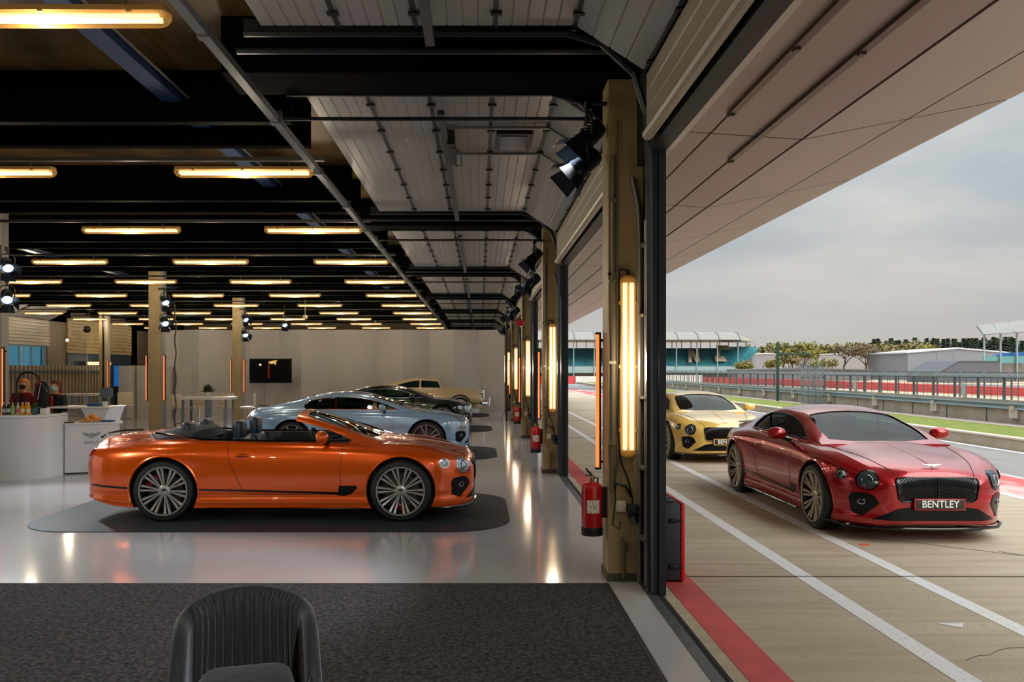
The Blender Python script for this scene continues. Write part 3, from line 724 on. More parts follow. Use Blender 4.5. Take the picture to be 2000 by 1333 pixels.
for i, y in enumerate(ROWS):
    for j in range(6):
        x = -2.65-2.9*j-(.08 if i == 0 else 0)
        if (x+.8)*F/y < -940: continue
        lab = 'yellow ceiling tube light, %s row from the camera, %s' % (ordn[i], ['rightmost', 'second from right', 'third from right', 'fourth from right', 'fifth from right', 'sixth from right'][j])
        t = lamp(lab, G, (x, y, H+2.235))
        if 'hang' not in lamp.__dict__:
            b = MB(); b.tube([(0, 0, .03), (0, 0, .13)], .006, 5); lamp.hang = b.mesh('hanger'); lamp.hang.materials.append(steel)
        for hx in (-.5, .5): link('hanger', lamp.hang, t).location = (hx, 0, 0)
Gw = 'upright tube lights on the pit side pillars'
for k in range(1, 7):
    t = lamp('upright glowing tube light on the pillar %s' % words[k], Gw, (1.275, CY[k]-.03, H+.025), name='wall_light')
    # length upright, cover facing the camera
    t.rotation_euler = Matrix(((0, -1, 0), (0, 0, 1), (-1, 0, 0))).to_euler()   # x->-z, z->+y ... y->-x
    b = MB(); b.tube([(-.79, 0, .0), (-.83, 0, .01), (-.84, .05, .02), (-.80, .17, .01)], .012, 6); b.build('lamp_cable', rubber, t)
    for x in (-.55, 0, .58): b = MB(); b.cbox((x, -.10, .02), (.03, .07, .025)); b.build('bracket', trackm, t)

for i, y in enumerate((1.3, -2.5)):  # unseen rows added where the garage continues, to light the orange car's side
    for j in range(3): lamp('unseen yellow tube light added behind the viewpoint, %s row, %s' % (ordn[i], ['rightmost', 'middle', 'leftmost'][j]), G, (-2.65-2.9*j, y, H+2.235))
# orange batons
bat_m = mat('orange_tube', '#ff7a40', .4, emit='#ff7a3c', es=1.5)
def baton(label, loc):
    t = thing('light_baton', label, 'light', loc, 0, 'orange light batons')
    b = MB(); b.tube([(0, 0, -.6), (0, 0, .6)], .017, 10); b.build('tube', bat_m, t)
    b = MB(); b.box((.012, -.012, -.62), (.03, .03, .62)); b.cbox((0, 0, .61), (.045, .045, .02)); b.cbox((0, 0, -.61), (.045, .045, .02)); b.cbox((.04, 0, .55), (.06, .02, .02)); b.cbox((.04, 0, -.55), (.06, .02, .02)); b.build('holder', dsteel, t)
for k in range(1, 6): baton('orange light baton on the pit side pillar %s' % words[k], (1.062, CY[k]+.30, H-.285))

# left row of pillars
def lpillar(y, lab, k):
    t = thing('pillar', lab, 'pillar', (-8.7, y, 0)); b = MB(); b.box((-.17, 0, 0), (.14, .3, CEIL)); b.build('post', tan, t, 0, .006)
    b = MB(); b.box((.14, .02, 0), (.21, .25, CEIL)); b.cbox((.175, -.01, 1.6), (.02, .03, .5)); b.build('side_channel', mat('pale_grey_channel', '#8f8a80', .45), t, 0)
    baton('orange light baton, left side of the %s' % lab.replace('tan ', ''), (-8.92, y-.02, H-.23)); baton('orange light baton, right side of the %s' % lab.replace('tan ', ''), (-8.44, y-.02, H-.23))
lpillar(21.9, 'tan pillar behind the rear of the orange car', 1)
lpillar(29.3, 'tan pillar just left of the television', 2); lpillar(7.1, 'tan pillar left of the foreground carpet', 3)
lpillar(14.5, 'tan pillar at the left edge of the picture', 0)
t = thing('pillar', 'double tan pillar post behind the counters at far left', 'pillar', (-16.9, 36.7, 0))
b = MB(); b.box((-.18, 0, 0), (-.04, .2, 4.3)); b.build('post', tan, t, 0); b = MB(); b.box((.06, 0, 0), (.24, .2, 4.3)); b.build('post', cream, t, 0)
b = MB(); b.box((-.04, .05, 0), (.06, .15, 4.3)); b.build('web', dsteel, t, 0); baton('orange light baton on the double post behind the counters', (-16.67, 36.68, H-.2))

# stage lanterns
def lantern(label, loc, yaw, pitch, on=1.0):
    t = thing('stage_light', label, 'stage light', loc, yaw, 'stage lanterns')
    M = Matrix.Translation((0, 0, -.18)) @ Matrix.Rotation(pitch, 4, 'Y')       # local +x is the beam
    if 'body' not in lantern.__dict__:
        b = MB(); b.lathe([(.001, -.16), (.07, -.155), (.085, -.12), (.085, .02), (.10, .06), (.10, .12), (.088, .12), (.085, .10)], axis='x', n=20, cap=False)
        for k in range(4): b.lathe([(.086, -.11+.03*k), (.093, -.105+.03*k), (.086, -.10+.03*k)], axis='x', n=20, cap=False)
        lantern.body = b.mesh('body')
        b = MB(); b.lathe([(.001, .098), (.084, .096)], axis='x', n=20, cap=False); lantern.lens = b.mesh('lens')
        b = MB()
        for a in range(4):
            Mr = Matrix.Rotation(a*math.pi/2, 4, 'X') @ Matrix.Translation((.12, 0, .095)) @ Matrix.Rotation(R(-32), 4, 'Y')
            vs = b.box((0, -.09, -.002), (.15, .09, .002)); 
            for i in (1, 2, 5, 6): vs[i].co.y *= 1.35
            for v in vs: v.co = Mr @ v.co
        lantern.flap = b.mesh('barn_doors', 0)
        b = MB(); b.tube([(0, -.115, 0), (0, -.12, .14), (0, -.06, .19), (0, .06, .19), (0, .12, .14), (0, .115, 0)], .011, 6); b.tube([(0, 0, .19), (0, 0, .27)], .018, 8); b.cbox((0, 0, .28), (.06, .07, .07)); lantern.yoke = b.mesh('yoke')
        for me, m in ((lantern.body, mat('lantern_black', '#0b1118', .3)), (lantern.flap, mat('barn_door_black', '#10161f', .35)), (lantern.yoke, black), (lantern.lens, mat('lantern_glow', '#dfefff', .2, emit='#b9dcff', es=3))): me.materials.append(m)
    for nm, me in (('body', lantern.body), ('lens', lantern.lens), ('barn_door', lantern.flap)):
        o = link(nm, me, t); o.matrix_local = M
    y = link('yoke', lantern.yoke, t); y.location = (0, 0, -.18)
    if on:
        l = bpy.data.lights.new('lantern_beam', 'SPOT'); l.energy = 420*on; l.spot_size = R(62); l.spot_blend = .6; l.color = (.88, .94, 1); l.shadow_soft_size = .07
        lo = bpy.data.objects.new('lantern_beam', l); COL.objects.link(lo); lo.parent = t
        lo.matrix_local = M @ Matrix.Translation((.115, 0, 0)) @ Matrix.Rotation(R(-90), 4, 'Y')
    return t
for k, (y, z1, z2) in enumerate(((CY[1]+.1, H+2.22, H+1.98), (CY[2]-.1, H+2.15, H+1.72), (CY[3]-.1, H+2.1, H+1.7), (CY[4]-.1, H+2.1, H+1.65))):
    for i, z in enumerate((z1, z2)):
        lantern('black stage lantern, %s one on the pit side pillar %s' % (('upper', 'lower')[i], words[k+1]), (.95-.04*i, y, z), R(180+(8 if k == 0 else 14)), R(48-6*i), 1.2)
    b = MB(); b.tube([(.95, y, z1+.12), (1.12, y, z1+.12)], .02, 8); b.tube([(.95, y, z1+.14), (.93, y, z2+.1)], .02, 8); tag(b.build('lantern_bracket', black), 'black bracket of the stage lanterns, pit side pillar %s' % words[k+1], 'bracket')
for y, lab in ((14.4, 'at the left edge of the picture'), (21.8, 'behind the orange car'), (29.2, 'left of the television')):
    for i, z in enumerate((H+2.0, H+1.45)):
        lantern('lit stage lantern, %s one on the pillar %s' % (('upper', 'lower')[i], lab), (-8.35 if y > 15 else -8.25, y-.12, z), R(-48-10*i), R(38), 2.2 if y > 15 else .9)
    b = MB(); b.tube([(-8.35, y-.12, H+2.15), (-8.6, y+.1, H+2.15)], .02, 8); b.tube([(-8.36, y-.12, H+2.12), (-8.36, y-.12, H+1.55)], .02, 8); tag(b.build('lantern_bracket', black), 'black bracket holding the lanterns on the pillar %s' % lab, 'bracket')
for (x, y, yaw, pit, lab) in ((-8.3, 6.9, 38, 30, 'upper one beside the foreground carpet'), (-8.3, 6.75, 20, 34, 'lower one beside the foreground carpet'), (.9, .1, 118, 24, 'upper one by the doors behind the viewpoint'), (.8, .0, 128, 24, 'lower one by the doors behind the viewpoint')):  # out-of-view lanterns added to light the near side of the orange car
    lantern('unseen added stage lantern, %s' % lab, (x, y, H+2.0-(.5 if 'lower' in lab else 0)), R(yaw), R(pit), .6 if x < 0 else .75)
    b = MB(); b.tube([(x, y, H+2.12-(.5 if 'lower' in lab else 0)), (x+(-.3 if x < 0 else .3), y+.2, H+2.12-(.5 if 'lower' in lab else 0))], .02, 8); tag(b.build('lantern_bracket', black), 'black bracket of the unseen added stage lantern, %s' % lab, 'bracket')
lantern('single lit stage lantern hanging above the television', (-7.6, 31.8, H+1.95), R(-60), R(35), 1.2)
b = MB(); b.tube([(-7.6, 31.8, H+2.02), (-7.6, 31.8, H+2.98)], .015, 6); tag(b.build('hanging_rod', black), 'short rod holding the single stage lantern above the television', 'rod')

# fire extinguishers
red = mat('extinguisher_red', '#b0121a', .22, coat=.5)
def extinguisher(label, x, y, z0, lab_side=-90, low=True):
    t = thing('fire_extinguisher', label, 'fire extinguisher', (x, y, z0))
    b = MB(); b.lathe([(.001, .0), (.088, .0), (.092, .01), (.092, .40), (.085, .435), (.06, .455), (.025, .465), (.001, .466)], n=32, cap=False); b.build('cylinder', red, t)
    b = MB(); b.lathe([(.093, .0), (.094, .0), (.094, .075), (.093, .076), (.05, -.004), (.001, -.004)] if False else [(.001, -.003), (.094, -.002), (.0945, .07), (.092, .072)], n=32, cap=False); b.build('black_foot', rubber, t)
    b = MB(); b.lathe([(.018, .46), (.02, .50), (.014, .52)], n=12); b.build('valve', mat('brass_valve', '#9c8348', .3, .9), t)
    b = MB(); b.tube([(.01, 0, .51), (-.03, 0, .55), (-.055, 0, .585)], [.012, .011, .008], 6); b.tube([(.01, 0, .50), (-.02, -.0, .515), (-.06, 0, .53)], .007, 6); b.tube([(.02, 0, .50), (.05, 0, .50), (.045, -.02, .40), (.075, -.03, .3)], .008, 6); b.build('handle', black, t)
    b = MB(); ps = []
    for a in range(-125, -54, 10): ps.append((.0935*math.cos(R(a)), .0935*math.sin(R(a))))
    vs = [(b.bm.verts.new((u, v, .20)), b.bm.verts.new((u, v, .315))) for u, v in ps]
    for p, q in zip(vs, vs[1:]): b.bm.faces.new((p[0], q[0], q[1], p[1]))
    b.build('paper_label', mat('label_paper', '#d8cfc0', .6, noise=(60, '#8f8678', .55, .62)), t)
    b = MB(); b.box((.09, -.02, .15), (.125, .03, .42)); b.build('wall_bracket', dsteel, t)
    return t
extinguisher('red fire extinguisher with a white label on the nearest pillar', .985, 7.22, .385)
extinguisher('red fire extinguisher hanging on the second pillar', .985, 14.6, .36)
extinguisher('red fire extinguisher with blue and white panel on the third pillar', .985, 22.0, .38)
# red bell above and a dark stand by the fourth pillar
b = MB(); b.lathe([(.001, 0), (.09, 0), (.10, .03), (.10, .07), (.001, .08)], (.98, 20.2, H+1.15), 20, 'y'); tag(b.build('fire_bell', red), 'small red round fire bell high on the pit side pillars', 'bell')
t = thing('microphone_stand', 'tall thin black stand beside the fourth pillar', 'stand', (.93, 29.0, 0))
b = MB(); b.tube([(0, 0, .02), (0, 0, 3.9)], .035, 8); b.build('pole', black, t); b = MB(); b.tube([(-.2, -.1, .02), (0, 0, .5), (.15, -.1, .02)], .015, 6); b.tube([(0, .2, .02), (0, 0, .5)], .015, 6); b.build('foot', black, t)

# ------------------------------------------------------------------ floor mats and cars
matm = mat('dark_show_mat', '#22282c', .6, noise=(2.5, '#293033', .35, .7), spec=.25)
def rr(x0, y0, x1, y1, r):
    o = []
    for cx, cy, a0 in ((x1-r, y0+r, -90), (x1-r, y1-r, 0), (x0+r, y1-r, 90), (x0+r, y0+r, 180)):
        o += [(cx+r*math.cos(R(a0+q)), cy+r*math.sin(R(a0+q))) for q in range(0, 91, 10)]
    return o
MAT = [9.24, 16.63, 24.0, 31.38]
for i, (y, lab) in enumerate(zip(MAT, ('orange convertible', 'pale blue coupe', 'dark green car', 'cream classic car'))):
    b = MB(); x0, x1 = -5.42, .36
    c = rr(x0, y, x1, y+2.95, .75)
    b.prism(c, .008, 'z', 0); tag(b.build('floor_mat', matm, smooth=0), 'dark grey rounded floor mat under the %s' % lab, 'mat')
make_gt('metallic orange open convertible parked side-on on the nearest mat', '#e05200', (-2.384, 10.80, 0), 0, top=False, flake=(400, '#ee6404', .4, .6), lights='clear', rough=.25, metal=.45)
make_gt('pale blue two-door coupe behind the orange convertible', '#9cc0e6', (-2.56, 18.25, 0), 0, style='five', lights='clear', metal=.25, rimm=mat('dark_two_tone_rim', '#a39d9a', .3, .7), caliper='#8a1512')
make_gt('dark green coupe between the pale blue and the cream cars', '#26332e', (-2.56, 25.6, 0), 0, style='five', lights='clear', seatm=mat('brown_leather', '#5b3524', .5))
make_gt('metallic red coupe standing outside on the pit lane, facing the camera', '#96000c', (4.80, 10.90, 0), R(-90), plate=True, flake=(500, '#a80210', .4, .6), metal=.5, rimm=mat('bronze_rim', '#aaa28f', .32, .6))
make_gt('yellow coupe outside behind the red one, partly hidden', '#e2bd62', (4.80, 18.25, 0), R(-90), plate=True, rimm=mat('bronze_rim', '#aaa28f', .32, .6), metal=.1)

def classic_car():
    t = thing('classic_car', 'cream classic two-door saloon with chrome bumper, farthest car in the garage', 'car', (-2.25, 33.25, 0))
    cp = mat('cream_car_paint', '#cdb58c', .2, coat=1)
    L0, L1 = 2.35, -2.75      # nose, tail (x)
    zt = [(0,.92),(.1,1.04),(.5,1.075),(1.6,1.13),(2.2,1.13),(3.3,1.12),(4.0,1.02),(4.7,.80),(5.1,.55)]
    wm = [(0,.34),(.12,.40),(.5,.50),(1.2,.66),(1.7,.80),(2.6,.84),(3.6,.83),(4.5,.72),(5.1,.45)]
    b = MB(); rings = []
    for i in range(35):
        u = 5.1*i/34; z = interp(zt, u); ww = interp(wm, u)
        h = catmull([(0, z), (ww*.5, z-.02), (ww*.85, z-.09), (ww, z-.25), (ww, .6), (ww, .35), (ww*.9, .28), (0, .28)], 3)
        rings.append([(L0-u, -y, zz) for y, zz in reversed(h)][:-1]+[(L0-u, y, zz) for y, zz in h][:-1])
    b.loft(rings); body = b.build('body', cp, t)
    for sg in (-1, 1):                        # flowing wings
        b = MB(); fr = [(2.32,.10,.62,.10),(2.28,.20,.66,.20),(2.1,.24,.72,.27),(1.7,.25,.76,.30),(1.2,.25,.73,.32),(.6,.24,.68,.30),(0,.2,.62,.28),(-.6,.15,.56,.26)]
        b.loft([[(x, sg*(.64+(2.3-x)*.03)+hw*math.cos(a), zc+hh*math.sin(a)) for a in [2*math.pi*k/18 for k in range(18)]] for x, hw, zc, hh in fr]); b.build('front_wing', cp, t)
        b = MB(); fr = [(-.5,.10,.60,.16),(-.9,.2,.64,.26),(-1.5,.24,.66,.30),(-2.1,.20,.60,.28),(-2.6,.08,.5,.14)]
        b.loft([[(x, sg*.66+hw*math.cos(a), zc+hh*math.sin(a)) for a in [2*math.pi*k/18 for k in range(18)]] for x, hw, zc, hh in fr]); b.build('rear_wing', cp, t)
        b = MB(); b.lathe([(.001, .20), (.07, .19), (.095, .12), (.10, 0), (.06, -.12)], (2.2, sg*.60, .80), 18, 'x', False); b.build('headlamp', chrome, t)
        for x in (1.45, -1.5):
            o = link('wheel', WHL['five'][0], t); o.location = (x, sg*.81, .375); o.rotation_euler = (0, 0, 0 if sg < 0 else math.pi)
            b = MB(); b.lathe([(.001, -.14), (.1, -.135), (.14, -.10), (.27, -.11), (.29, -.13)], axis='y', n=28, cap=False); b.build('hub_cap', chrome, o)
            b = MB(); pts = [(x+.42*math.cos(R(a)), sg*.93, .40+.42*math.sin(R(a))) for a in range(-10, 191, 10)]; b.tube(pts, .03, 6); b.build('arch_lip', black, t)
    # cabin with real openings
    zr = [(1.48,1.10),(1.6,1.28),(1.78,1.46),(2.1,1.51),(2.6,1.52),(3.1,1.48),(3.6,1.36),(4.1,1.17),(4.4,1.03)]
    b = MB(); N = 26; A = []
    for ins in (0, .03):
        rs = []
        for i in range(N):
            u = 1.48+2.9*i/(N-1); z = interp(zr, u)-ins; wt = .56-ins; wb = (.72 if u < 3.2 else .72-.25*(u-3.2))-ins; d = max(z-1.0, .02)
            h = catmull([(0, z), (wt*.6, z-.02), (wt*.95, z-.06*min(1, d/.3)), (wt+.04, z-.13*min(1, d/.3)), (wb-.01, 1.0+d*.2), (wb, 1.0)], 3)
            rs.append([(L0-u, -y, zz) for y, zz in reversed(h)][:-1]+[(L0-u, y, zz) for y, zz in h])
        A.append(b.loft(rs, False, False))
    n = len(A[0][0])
    for k in range(N-1):
        for i in (0, n-1): b.bm.faces.new((A[0][k][i], A[0][k+1][i], A[1][k+1][i], A[1][k][i]))
    for k in (0, -1):
        for i in range(n-1): b.bm.faces.new((A[0][k][i], A[0][k][i+1], A[1][k][i+1], A[1][k][i]))
    sh = b.mesh('s', 40); sh.materials.append(cp); sv = bvh_of(sh); tmp = link('t', sh); cs = []
    w1 = [(L0-1.68, 1.12), (L0-1.80, 1.36), (L0-2.45, 1.40), (L0-2.45, 1.12)]; w2 = [(L0-2.52, 1.12), (L0-2.52, 1.40), (L0-2.9, 1.36), (L0-3.35, 1.24), (L0-3.45, 1.12)]
    wsc = [(L0-1.53, -.5), (L0-1.53, .5), (L0-1.74, .46), (L0-1.74, -.46)]
    for poly, d, ax, at in ((w1, .6, 'y', .4), (w1, .6, 'y', -1), (w2, .6, 'y', .4), (w2, .6, 'y', -1), (wsc, 1, 'z', .9)):
        m = MB(); m.prism(poly, d, ax, at); o = link('c', m.mesh('c')); o.data.materials.append(black); cs.append(o)
    me = boolean(tmp, cs); link('roof', me, t)
    g = MB(); patch(g, wsc, 'T', sv, -.01, .1, .003); g.build('windscreen', mat('teal_glass', '#24424a', .05, .3), t)
    for ax in 'RL':
        for p in (w1, w2): g = MB(); patch(g, p, ax, sv, -.01, .1, .003); g.build('side_window', glass_dark, t)
    for y in (-.35, .35): make_seat(t, L0-2.7, y, mat('brown_leather', '#5b3524', .5), hz=1.15)
    b = MB(); b.loft([[(2.30, -.22, .42), (2.30, .22, .42), (2.34, .22, .7), (2.34, .20, 1.02), (2.34, 0, 1.09), (2.34, -.20, 1.02), (2.34, -.22, .7)], [(2.42, -.20, .42), (2.42, .20, .42), (2.44, .20, .7), (2.42, .18, 1.0), (2.42, 0, 1.07), (2.42, -.18, 1.0), (2.44, -.20, .7)]])
    g = b.build('radiator_grille', chrome, t); b = MB()
    for k in range(9): b.tube([(2.445, -.16+.04*k, .45), (2.45, -.16+.04*k, .98)], .008, 5)
    b.build('grille_bar', black, g)
    b = MB(); b.tube([(2.30, -.95, .5), (2.50, -.8, .5), (2.58, -.3, .5), (2.58, .3, .5), (2.50, .8, .5), (2.30, .95, .5)], .055, 8)
    for y in (-.35, .35): b.tube([(2.60, y, .38), (2.62, y, .68)], .035, 8)
    b.build('front_bumper', chrome, t)
    b = MB(); b.tube([(2.42, 0, 1.08), (2.38, 0, 1.16), (2.28, 0, 1.18)], [.01, .025, .008], 6); b.build('mascot', chrome, t)
classic_car()
# ------------------------------------------------------------------ foreground tub chair
def chair():
    t = thing('tub_chair', 'dark velvet tub chair with channelled back in the foreground', 'chair', (-1.0, 3.50, 0), R(15.5))
    t.scale = (.80, .88, 1.085)
    vel = mat('dark_velvet', '#030304', .75, noise=(7, '#08080a', .45, .75), bump=(9, .3, .02)); vel.node_tree.nodes['Principled BSDF'].inputs['Sheen Weight'].default_value = .2
    # horseshoe back: open toward -y (the camera); outer radius .37, wall thickness .085
    def horseshoe(n):
        o = []
        for i in range(n+1):
            u = -1+2*i/n
            if abs(u) <= .62: a = R(90)+u/.62*R(-90)*-1*-1; o.append((u/.62*-R(90)+R(90), 0))
            else: o.append(((0 if u > 0 else math.pi), (abs(u)-.62)/.38))
        return o
    def ctr(a, s, rad):
        x = rad*math.cos(a); y = rad*math.sin(a)
        if s > 0: y = -s*.34
        return x, y
    b = MB(); rings = []; n = 60
    for a, s in horseshoe(n):
        ztop = .78-(.16*s**1.6 if s > 0 else 0)-.05*(1-math.sin(a) if s == 0 else 1)
        ro, ri = .372, .285
        sec = []
        for rad, z in ((ro-.02, .20), (ro, .30), (ro, ztop-.06), (ro-.012, ztop-.018), ((ro+ri)/2, ztop), (ri+.012, ztop-.018), (ri, ztop-.06), (ri+.01, .40), (ri+.02, .22)):
            x, y = ctr(a, s, rad); sec.append((x, y, z))
        rings.append(sec)
    b.loft(rings); shell = b.build('shell', vel, t, 60)
    b = MB()
    for k in range(13):
        a = R(90)+R(-66+132*k/12); 
        pts = []
        for z, rr_ in ((.44, .292), (.55, .284), (.66, .282), (.72, .288), (.752, .312)):
            pts.append((rr_*math.cos(a), rr_*math.sin(a), z))
        b.tube(pts, [.034, .034, .034, .032, .022], 10)
    b.build('back_channel', vel, t, 60)
    for sg in (-1, 1):
        b = MB(); b.tube([(sg*.33, -.345, .24), (sg*.33, -.355, .40), (sg*.33, -.352, .52), (sg*.33, -.34, .56)], [.036, .042, .044, .02], 12); b.build('arm_front', vel, t, 60)
    b = MB(); b.rbox((0, -.04, .40), (.53, .58, .15), .06, 4); b.build('seat', vel, t)
    for x in (-.24, .24):
        for y in (-.26, .24): b = MB(); b.tube([(x, y, .22), (x*1.12, y*1.12, .0)], [.02, .012], 10); b.build('leg', black, t)
    b = MB(); b.lathe([(.001, .19), (.30, .19), (.30, .33), (.001, .33)], n=28); b.build('base', vel, t)
chair()

# ------------------------------------------------------------------ reception counters
lam = mat('counter_white', '#d4d5d8', .22)
t = thing('reception_counter', 'long curved white counter at the left edge carrying the drinks', 'counter', (-8.6, 14.2, 0))
b = MB(); pts = [(-1.9, -.3), (-1.0, -.62), (-.2, -.72), (.4, -.72), (.9, -.62), (1.22, -.42), (1.30, -.25)]
pp = catmull([(a, c, 0) for a, c in pts], 5); inner = [(x, y+.55) for x, y, _ in reversed(pp)]
b.prism([(x, y) for x, y, _ in pp]+inner, 1.03, 'z', .0); b.build('front', lam, t, 35)
b = MB(); b.prism([(x+.0, y-.03) for x, y, _ in pp]+inner, .035, 'z', 1.035); b.build('worktop', white, t, 35, .004)
t = thing('branded_counter', 'low white counter box with the winged emblem', 'counter', (-7.28, 14.35, 0), R(24))
b = MB(); b.box((0, -.02, .02), (.88, .5, .87)); b.build('body', lam, t, 0, .008); b = MB(); b.box((-.02, -.045, .87), (.93, .53, .895)); b.build('worktop', white, t, 0, .004)
gm = mat('emblem_grey', '#5b6068', .4)
b = MB()
for s_ in (-1, 1):
    b.prism([(.43+s_*.035, .70), (.43+s_*.15, .735), (.43+s_*.145, .715), (.43+s_*.12, .68), (.43+s_*.07, .65), (.43+s_*.035, .64)], -.003, 'y', -.0205)
b.build('wing_emblem', mat('emblem_pale', '#8f949c', .4), t, 0)
b = MB(); b.tube([(.43+.034*math.cos(a), -.024, .67+.046*math.sin(a)) for a in [2*math.pi*k/20 for k in range(21)]], .005, 5); b.build('emblem_ring', gm, t)
MT = lambda x, y, z: Matrix.Translation((x, y, z)) @ Matrix.Rotation(R(90), 4, 'X')
text_mesh('B', .06, .002, gm, 'emblem_letter', t, MT(.43, -.0225, .67)); text_mesh('BENTLEY', .062, .002, mat('emblem_text', '#8d9096', .4), 'lettering', t, MT(.43, -.022, .545))
t = thing('tall_counter', 'tall white counter with flared top behind the low emblem counter', 'counter', (-7.7, 15.75, 0), R(0))
b = MB(); b.prism([(.12, 0), (.45, 0), (.45, .75), (.50, .95), (.56, 1.09), (.02, 1.09), (.10, .95), (.12, .75)], .7, 'y', 0); b.build('body', lam, t, 35)
b = MB(); b.box((-.42, .15, 0), (.12, .7, 1.02)); b.build('side_panel', mat('warm_panel', '#a79f92', .5), t, 0); b = MB(); b.box((-.62, -.02, 1.09), (.58, .72, 1.12)); b.build('worktop', white, t, 0, .004)

# drinks and food on the counters
def bottle(label, x, y, z, col, cap='#cfcfcf', h=.21, r=.032):
    t = thing('bottle', label, 'bottle', (x, y, z), 0, 'bottles on the white counter')
    b = MB(); b.lathe([(.001, 0), (r, .0), (r, h*.62), (r*.45, h*.82), (r*.4, h*.92), (.001, h*.93)], n=16, cap=False); b.build('body', mat('drink_'+col[1:], col, .12), t)
    b = MB(); b.lathe([(r*.48, h*.9), (r*.48, h), (.001, h)], n=12, cap=False); b.build('cap', mat('cap_'+cap[1:], cap, .4), t)
    b = MB(); b.lathe([(r+.001, h*.2), (r+.001, h*.5)], n=16, cap=False); b.build('label_band', mat('band_'+cap[1:], cap, .5), t)
ZC = 1.07
for i, (px, col, cap, lab) in enumerate(((8, '#2f3640', '#8fa3b0', 'dark bottle farthest left on the counter'), (17, '#1c2b2a', '#d3d3d3', 'black-green bottle next to the farthest left one'), (25, '#8f9f58', '#6fae5e', 'pale green juice bottle on the counter'),
        (35, '#b8b4ac', '#d86a6a', 'clear bottle with a pink cap on the counter'), (44, '#d08a1d', '#d9c9a8', 'first amber juice bottle from the left'), (51, '#cf9326', '#c9b27a', 'middle amber juice bottle'), (56, '#d69f3a', '#e1d4b8', 'amber juice bottle nearest the plant pot'))):
    y = 13.85+(.06 if i % 2 else 0); bottle(lab, (px-938)*y/F, y, ZC, col, cap)
def pot_plant(name, label, cat, loc, rp=.07, hp=.13, rl=.14, pot='#3d5a68', n=60, leafc='#3f6428'):
    t = thing(name, label, cat, loc); b = MB(); b.lathe([(.001, 0), (rp*.8, 0), (rp, hp), (rp*.9, hp), (rp*.85, hp-.02), (.001, hp-.02)], n=20, cap=False); b.build('pot', mat('pot_'+pot[1:], pot, .4), t)
    b = MB(); rnd = random.Random(hash(label) % 999)
    rnd = random.Random(len(label)+n)
    for k in range(n):
        a = rnd.uniform(0, 6.28); el = rnd.uniform(.3, 1.4); L = rl*rnd.uniform(.6, 1.1); d = Vector((math.cos(a)*math.cos(el), math.sin(a)*math.cos(el), math.sin(el))); s = d.cross(Vector((0, 0, 1))).normalized()*L*.14
        p = Vector((0, 0, hp-.02)); b.quad([p, p+d*L*.5+s, p+d*L+Vector((0, 0, -L*.15)), p+d*L*.5-s])
    b.build('leaves', mat('leaf_'+leafc[1:], leafc, .5), t, 0)
pot_plant('potted_plant', 'green herb plant in a blue-grey pot on the long counter', 'plant', ((68-938)*13.9/F, 13.9, ZC), .05, .12, .13, '#41606e')
pot_plant('potted_plant', 'small leafy plant in a white pot on the tall counter', 'plant', (-7.33, 16.0, 1.12), .06, .10, .13, '#d5d5d3')
pot_plant('potted_plant', 'dark spiky plant in a white pot on the tall table', 'plant', (-7.42, 22.3, 1.10), .08, .12, .30, '#cfcfc8', 70, '#2d3d16')
b = MB(); b.rbox(((88-938)*13.9/F, 13.9, ZC+.055), (.12, .12, .11), .01); tag(b.build('napkin_box', white), 'small white box beside the herb plant on the long counter', 'box')
t = thing('fruit_platter', 'wooden platter piled with orange fruit on the emblem counter', 'platter', (-7.0, 14.72, .895))
b = MB(); b.lathe([(.001, 0), (.16, .0), (.2, .03), (.19, .03), (.15, .012), (.001, .012)], n=24, cap=False); b.build('dish', mat('platter_wood', '#d8bb8e', .5), t)
rnd = random.Random(4)
for k in range(9):
    b = MB(); a = k*2.4; r_ = .04+.09*(k % 3)/2; b.blob((0, 0, 0), .045, 2, (1, 1, .9)); o = b.build('orange', mat('orange_peel', '#e08a1e', .5), None); o.location = (-7.0+r_*math.cos(a), 14.72+r_*math.sin(a), .945+(.05 if k % 3 == 0 else 0))
    tag(o, 'orange fruit in the heap on the wooden platter', 'fruit', 'oranges on the platter')
b = MB(); b.rbox((-6.73, 14.80, .91), (.22, .16, .03), .008); tag(b.build('blue_folder', mat('blue_cover', '#1c4f86', .5)), 'blue folder lying beside the fruit platter', 'folder')
b = MB(); b.rbox((-7.25, 14.42, .905), (.17, .10, .02), .004); tag(b.build('card_reader', black), 'small black tray at the left corner of the emblem counter', 'tray')
b = MB(); b.rbox((-7.55, 16.05, 1.15), (.26, .16, .06), .02); tag(b.build('blue_bag', mat('blue_cover', '#1c4f86', .5)), 'blue bag lying on the tall counter beside the plant', 'bag')
t = thing('monitor', 'small grey screen standing on the tall counter', 'monitor', (-7.42, 16.25, 1.12)); b = MB(); b.rbox((0, 0, .26), (.26, .02, .17), .006); b.build('screen', mat('monitor_grey', '#6d7688', .3), t); b = MB(); b.tube([(0, .01, 0), (0, .01, .2)], .012, 8); b.cbox((0, .01, .006), (.12, .1, .012)); b.build('stand', dsteel, t)

